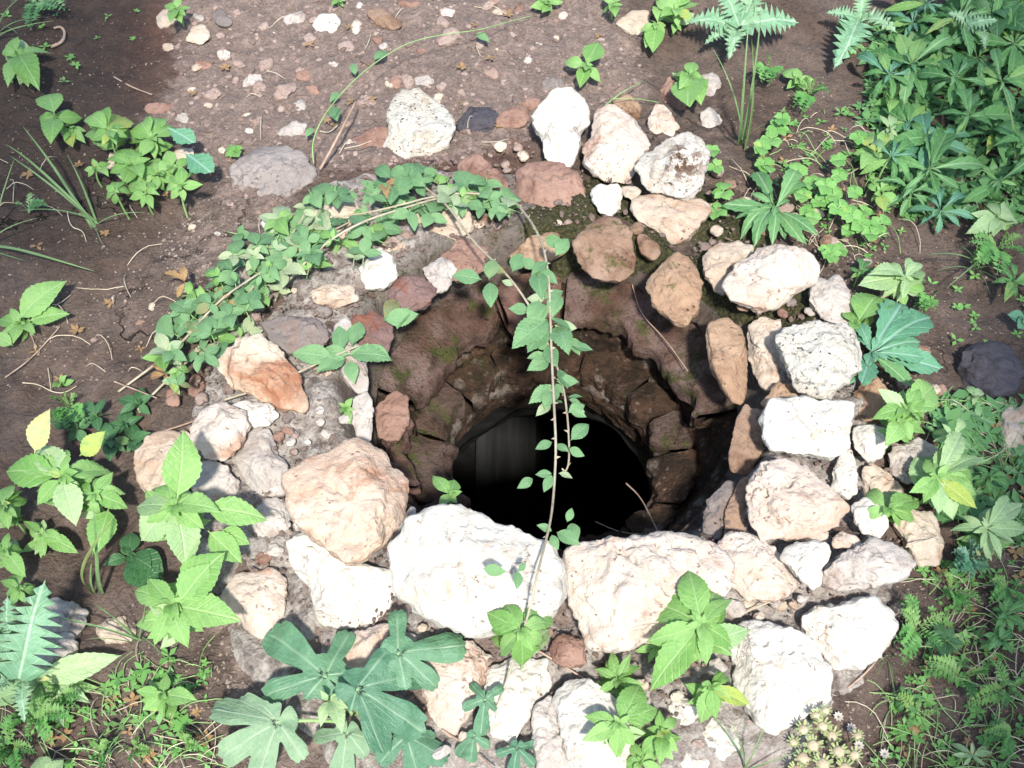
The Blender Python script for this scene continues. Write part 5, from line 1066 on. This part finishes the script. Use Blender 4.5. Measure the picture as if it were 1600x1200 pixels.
# two unseen olive trees added behind the photographer: crowns shaped to shade the corners, the gap between lets the sun on to the well
def tree(label, base, regs, n):
    base = np.array([base[0], base[1], g1(*base)]); t = empty('shade_tree', base, label, 'tree')
    V = []; F_ = []; cents = []
    for poly, share, lo, hi in regs:
        q = []
        P_ = np.array(wpoly(poly)); a_, b_ = P_.min(0), P_.max(0)
        while len(q) < n*share:
            x, y = RNG.uniform(a_[0], b_[0]), RNG.uniform(a_[1], b_[1])
            if in_poly([x], [y], P_)[0]: q.append((x, y))
        for k, (x, y) in enumerate(q):
            c = np.array([x, y, 0.])+SUNV*RNG.uniform(lo, hi)
            if k % 90 == 0: cents.append(c)
            d = RNG.normal(size=3); d /= np.linalg.norm(d); w_ = np.cross(d, RNG.normal(size=3)); w_ /= np.linalg.norm(w_); L = RNG.uniform(.06, .1); w_ *= L*.17; j = len(V); c = c-base
            V += [c, c+d*L*.5+w_, c+d*L, c+d*L*.5-w_]; F_.append([j, j+1, j+2, j+3])
    link('crown', mesh_from('crown', V, F_, M['crown'], False), t)
    top = base+np.array([0, 0, 2.2]); tube('trunk', [base-[0, 0, .1], base+[.06, .05, .8], base+[-.05, .08, 1.6], top], .16, .09, M['bark'], t, 12)
    for c in cents: tube('branch', [top-[0, 0, RND.uniform(0, .4)], top*.5+c*.5+[0, 0, RND.uniform(.05, .25)], c], .022, .004, M['bark'], t, 5)
tree('unseen olive tree added behind on the left, its crown shaped to shade the soil', (-3.0, -2.6), [([(-700,-500),(262,-500),(255,40),(212,130),(228,320),(150,380),(60,480),(-700,620)], .8, 3.2, 4.4), ([(-500,500),(-20,500),(-10,1300),(-500,1300)], .2, 3., 4.2)], 5200)
tree('unseen olive tree added behind on the right, its crown shaped to shade the bed', (3.2, -2.4), [([(2000,-600),(1330,-600),(1400,-20),(1610,120),(2000,150)], .33, 3.3, 4.4), ([(1370,0),(2000,100),(2000,500),(1600,480),(1440,330)], .12, 3.2, 4.4), ([(1540,540),(2000,400),(2000,1500),(1380,1500),(1440,1130),(1500,950)], .42, 3., 4.2)], 5200)
# dried flower heads
fb = surf(1280, 1160, 0); fl = empty('flower_clump', fb, 'clump of fading yellow and buff flower heads at the bottom', 'flowers')
for x, y, r in [(1255,1140,11),(1285,1135,12),(1270,1165,13),(1300,1150,12),(1255,1185,12),(1310,1175,12),(1285,1195,13),(1335,1180,10),(1240,1160,9),(1245,1205,12),(1320,1200,12),(1340,1150,8),(1275,1118,9),(1290,1110,8)]:
    h = RND.uniform(.03, .06); c = surf(x, y, h); rad = r*KPX*np.linalg.norm(c-CAM)
    f = c-np.array([RND.uniform(-.01, .01), -.01, h]); tube('stem', [f, (f+c)/2, c], .0012, .001, M['stem'], fl, 4, smooth=1)
    v = IV*RND.uniform(.75, .95)*rad; hd = link('flower_head', mesh_from('flower_head', v*[1, 1, .7], IF, M['flower']), fl, c-fb)
    V = []; F_ = []
    for k in range(13):
        a = k*.483*2+RND.uniform(-.2, .2); o_ = np.array([math.cos(a), math.sin(a), RND.uniform(.1, .6)]); p = np.array([-math.sin(a), math.cos(a), 0]); j = len(V)
        V += [o_*rad*.5-p*rad*.13, o_*rad*.5+p*rad*.13, o_*rad*1.12+p*rad*.12, o_*rad*1.25, o_*rad*1.12-p*rad*.12]; F_.append([j, j+1, j+2, j+3, j+4])
    tag(link('petals', mesh_from('petals', V, F_, M['petal'], False), hd), kind='stuff')
for x, y, lab in [(1310,1120,'whitish fallen flower nearest the chalky white stone'),(1330,1138,'whitish fallen flower on soil behind the buff flower heads'),(1382,1178,'lone whitish flower fallen farthest from the flower heads'),(1342,1165,'whitish fallen flower touching the right of the flower clump')]:
    c = surf(x, y, .012); V = []; F_ = []; rad = .008
    for k in range(9):
        a = k*.7; o_ = np.array([math.cos(a), math.sin(a), .25]); p = np.array([-math.sin(a), math.cos(a), 0]); j = len(V)
        V += [o_*rad*.1, o_*rad*.6+p*rad*.22, o_*rad, o_*rad*.6-p*rad*.22]; F_.append([j, j+1, j+2, j+3])
    tag(link('fallen_flower', mesh_from('fallen_flower', V, F_, M['white_petal'], False), None, c), lab, 'flower', 'fallen white flowers')

# low ground cover: sprigs and creeping stems nobody could count
def ground_cover(name, label, regs, m, n, lo=7, hi=15):
    V = []; F_ = []
    for poly, share in regs:
        q = scatter(int(n*share), poly)
        for c in q:
            if np.hypot(c[0]-WX, c[1]-WY) < .62 and RND.random() < .8: continue
            k = RND.randint(3, 6); L = RND.uniform(lo, hi)*.0012; hh = RND.uniform(.002, .012); a0 = RND.uniform(0, 6.3)
            st = c+np.array([RND.uniform(-.01, .01), RND.uniform(-.01, .01), hh])
            for i in range(k):
                a = a0+i*6.283/k+RND.uniform(-.3, .3); d = np.array([math.cos(a), math.sin(a), RND.uniform(-.2, .5)]); p = np.array([-math.sin(a), math.cos(a), 0])*RND.uniform(.2, .32); j = len(V)
                V += [st, st+(d*.5+p)*L, st+d*L, st+(d*.5-p)*L]; F_.append([j, j+1, j+2, j+3])
    tag(link(name, mesh_from(name, V, F_, m, False)), label, kind='stuff')
BED = [(1370,20),(1640,-60),(1660,330),(1420,320),(1350,230)]
LR = [(1420,880),(1640,800),(1640,1240),(1330,1240),(1400,1080),(1480,990)]
RE = [(1220,160),(1380,130),(1420,330),(1380,420),(1260,400),(1160,300)]
LB = [(-40,1060),(120,1050),(330,1010),(320,1230),(-40,1240)]
RM = [(1440,620),(1640,620),(1640,830),(1480,820)]
ground_cover('undergrowth', 'dense low leaves filling the dark bed at the upper right', [(BED, .8), (RM, .2)], M['conyza'], 800, 12, 30)
ground_cover('undergrowth', 'low scattered sprigs over the soil at the right and bottom', [(LR, .36), (RE, .14), (LB, .2), (RM, .16)], M['feather'], 420, 6, 15)
ground_cover('undergrowth', 'tiny bright seedlings dotted over the soil', [(LR, .35), (RE, .25), ([(0,0),(230,0),(230,60),(0,150)], .1), ([(1420,420),(1640,380),(1640,520),(1470,560)], .15), (LB, .15)], M['oxalis'], 150, 7, 13)
ground_cover('leaf_litter', 'bits of withered leaf littering the soil', [(LR, .25), (RE, .15), (LB, .15), (GRAVEL, .2), ([(0,180),(300,180),(330,560),(0,640)], .15), (RM, .1)], M['deadleaf'], 110, 7, 13)
def wires(name, label, regs, n, m):
    V = []; F_ = []
    for poly, share in regs:
        for c in scatter(int(n*share), poly):
            a = RND.uniform(0, 6.3); L = RND.uniform(.02, .09); b = RND.uniform(-1.3, 1.3); p = c.copy(); w = .0007; prev = None; hz = RND.uniform(.004, .02)
            for k in range(7):
                s = k/6; aa = a+b*s; z = g1(p[0], p[1])+.002+hz*4*s*(1-s); nrm = np.array([-math.sin(aa), math.cos(aa), 0])*w; pt = np.array([p[0], p[1], z]); j = len(V)
                V += [pt-nrm, pt+nrm, pt+np.array([0, 0, w*1.6])]
                if k: 
                    for e in ((0, 1), (1, 2), (2, 0)): F_.append([j-3+e[0], j-3+e[1], j+e[1], j+e[0]])
                p[0] += math.cos(aa)*L/6; p[1] += math.sin(aa)*L/6
    tag(link(name, mesh_from(name, V, F_, M[m], False)), label, kind='stuff')
wires('straw_litter', 'dead straw and thin dry stems littering the soil', [(LR, .3), (RE, .2), (LB, .15), (GRAVEL, .05), (RM, .12), ([(0,180),(200,180),(300,560),(0,640)], .08)], 330, 'straw')
wires('creeping_stems', 'thin green creeping stems on the soil', [(LR, .32), (RE, .08), (LB, .2), (RM, .15), (BED, .25)], 420, 'stem')
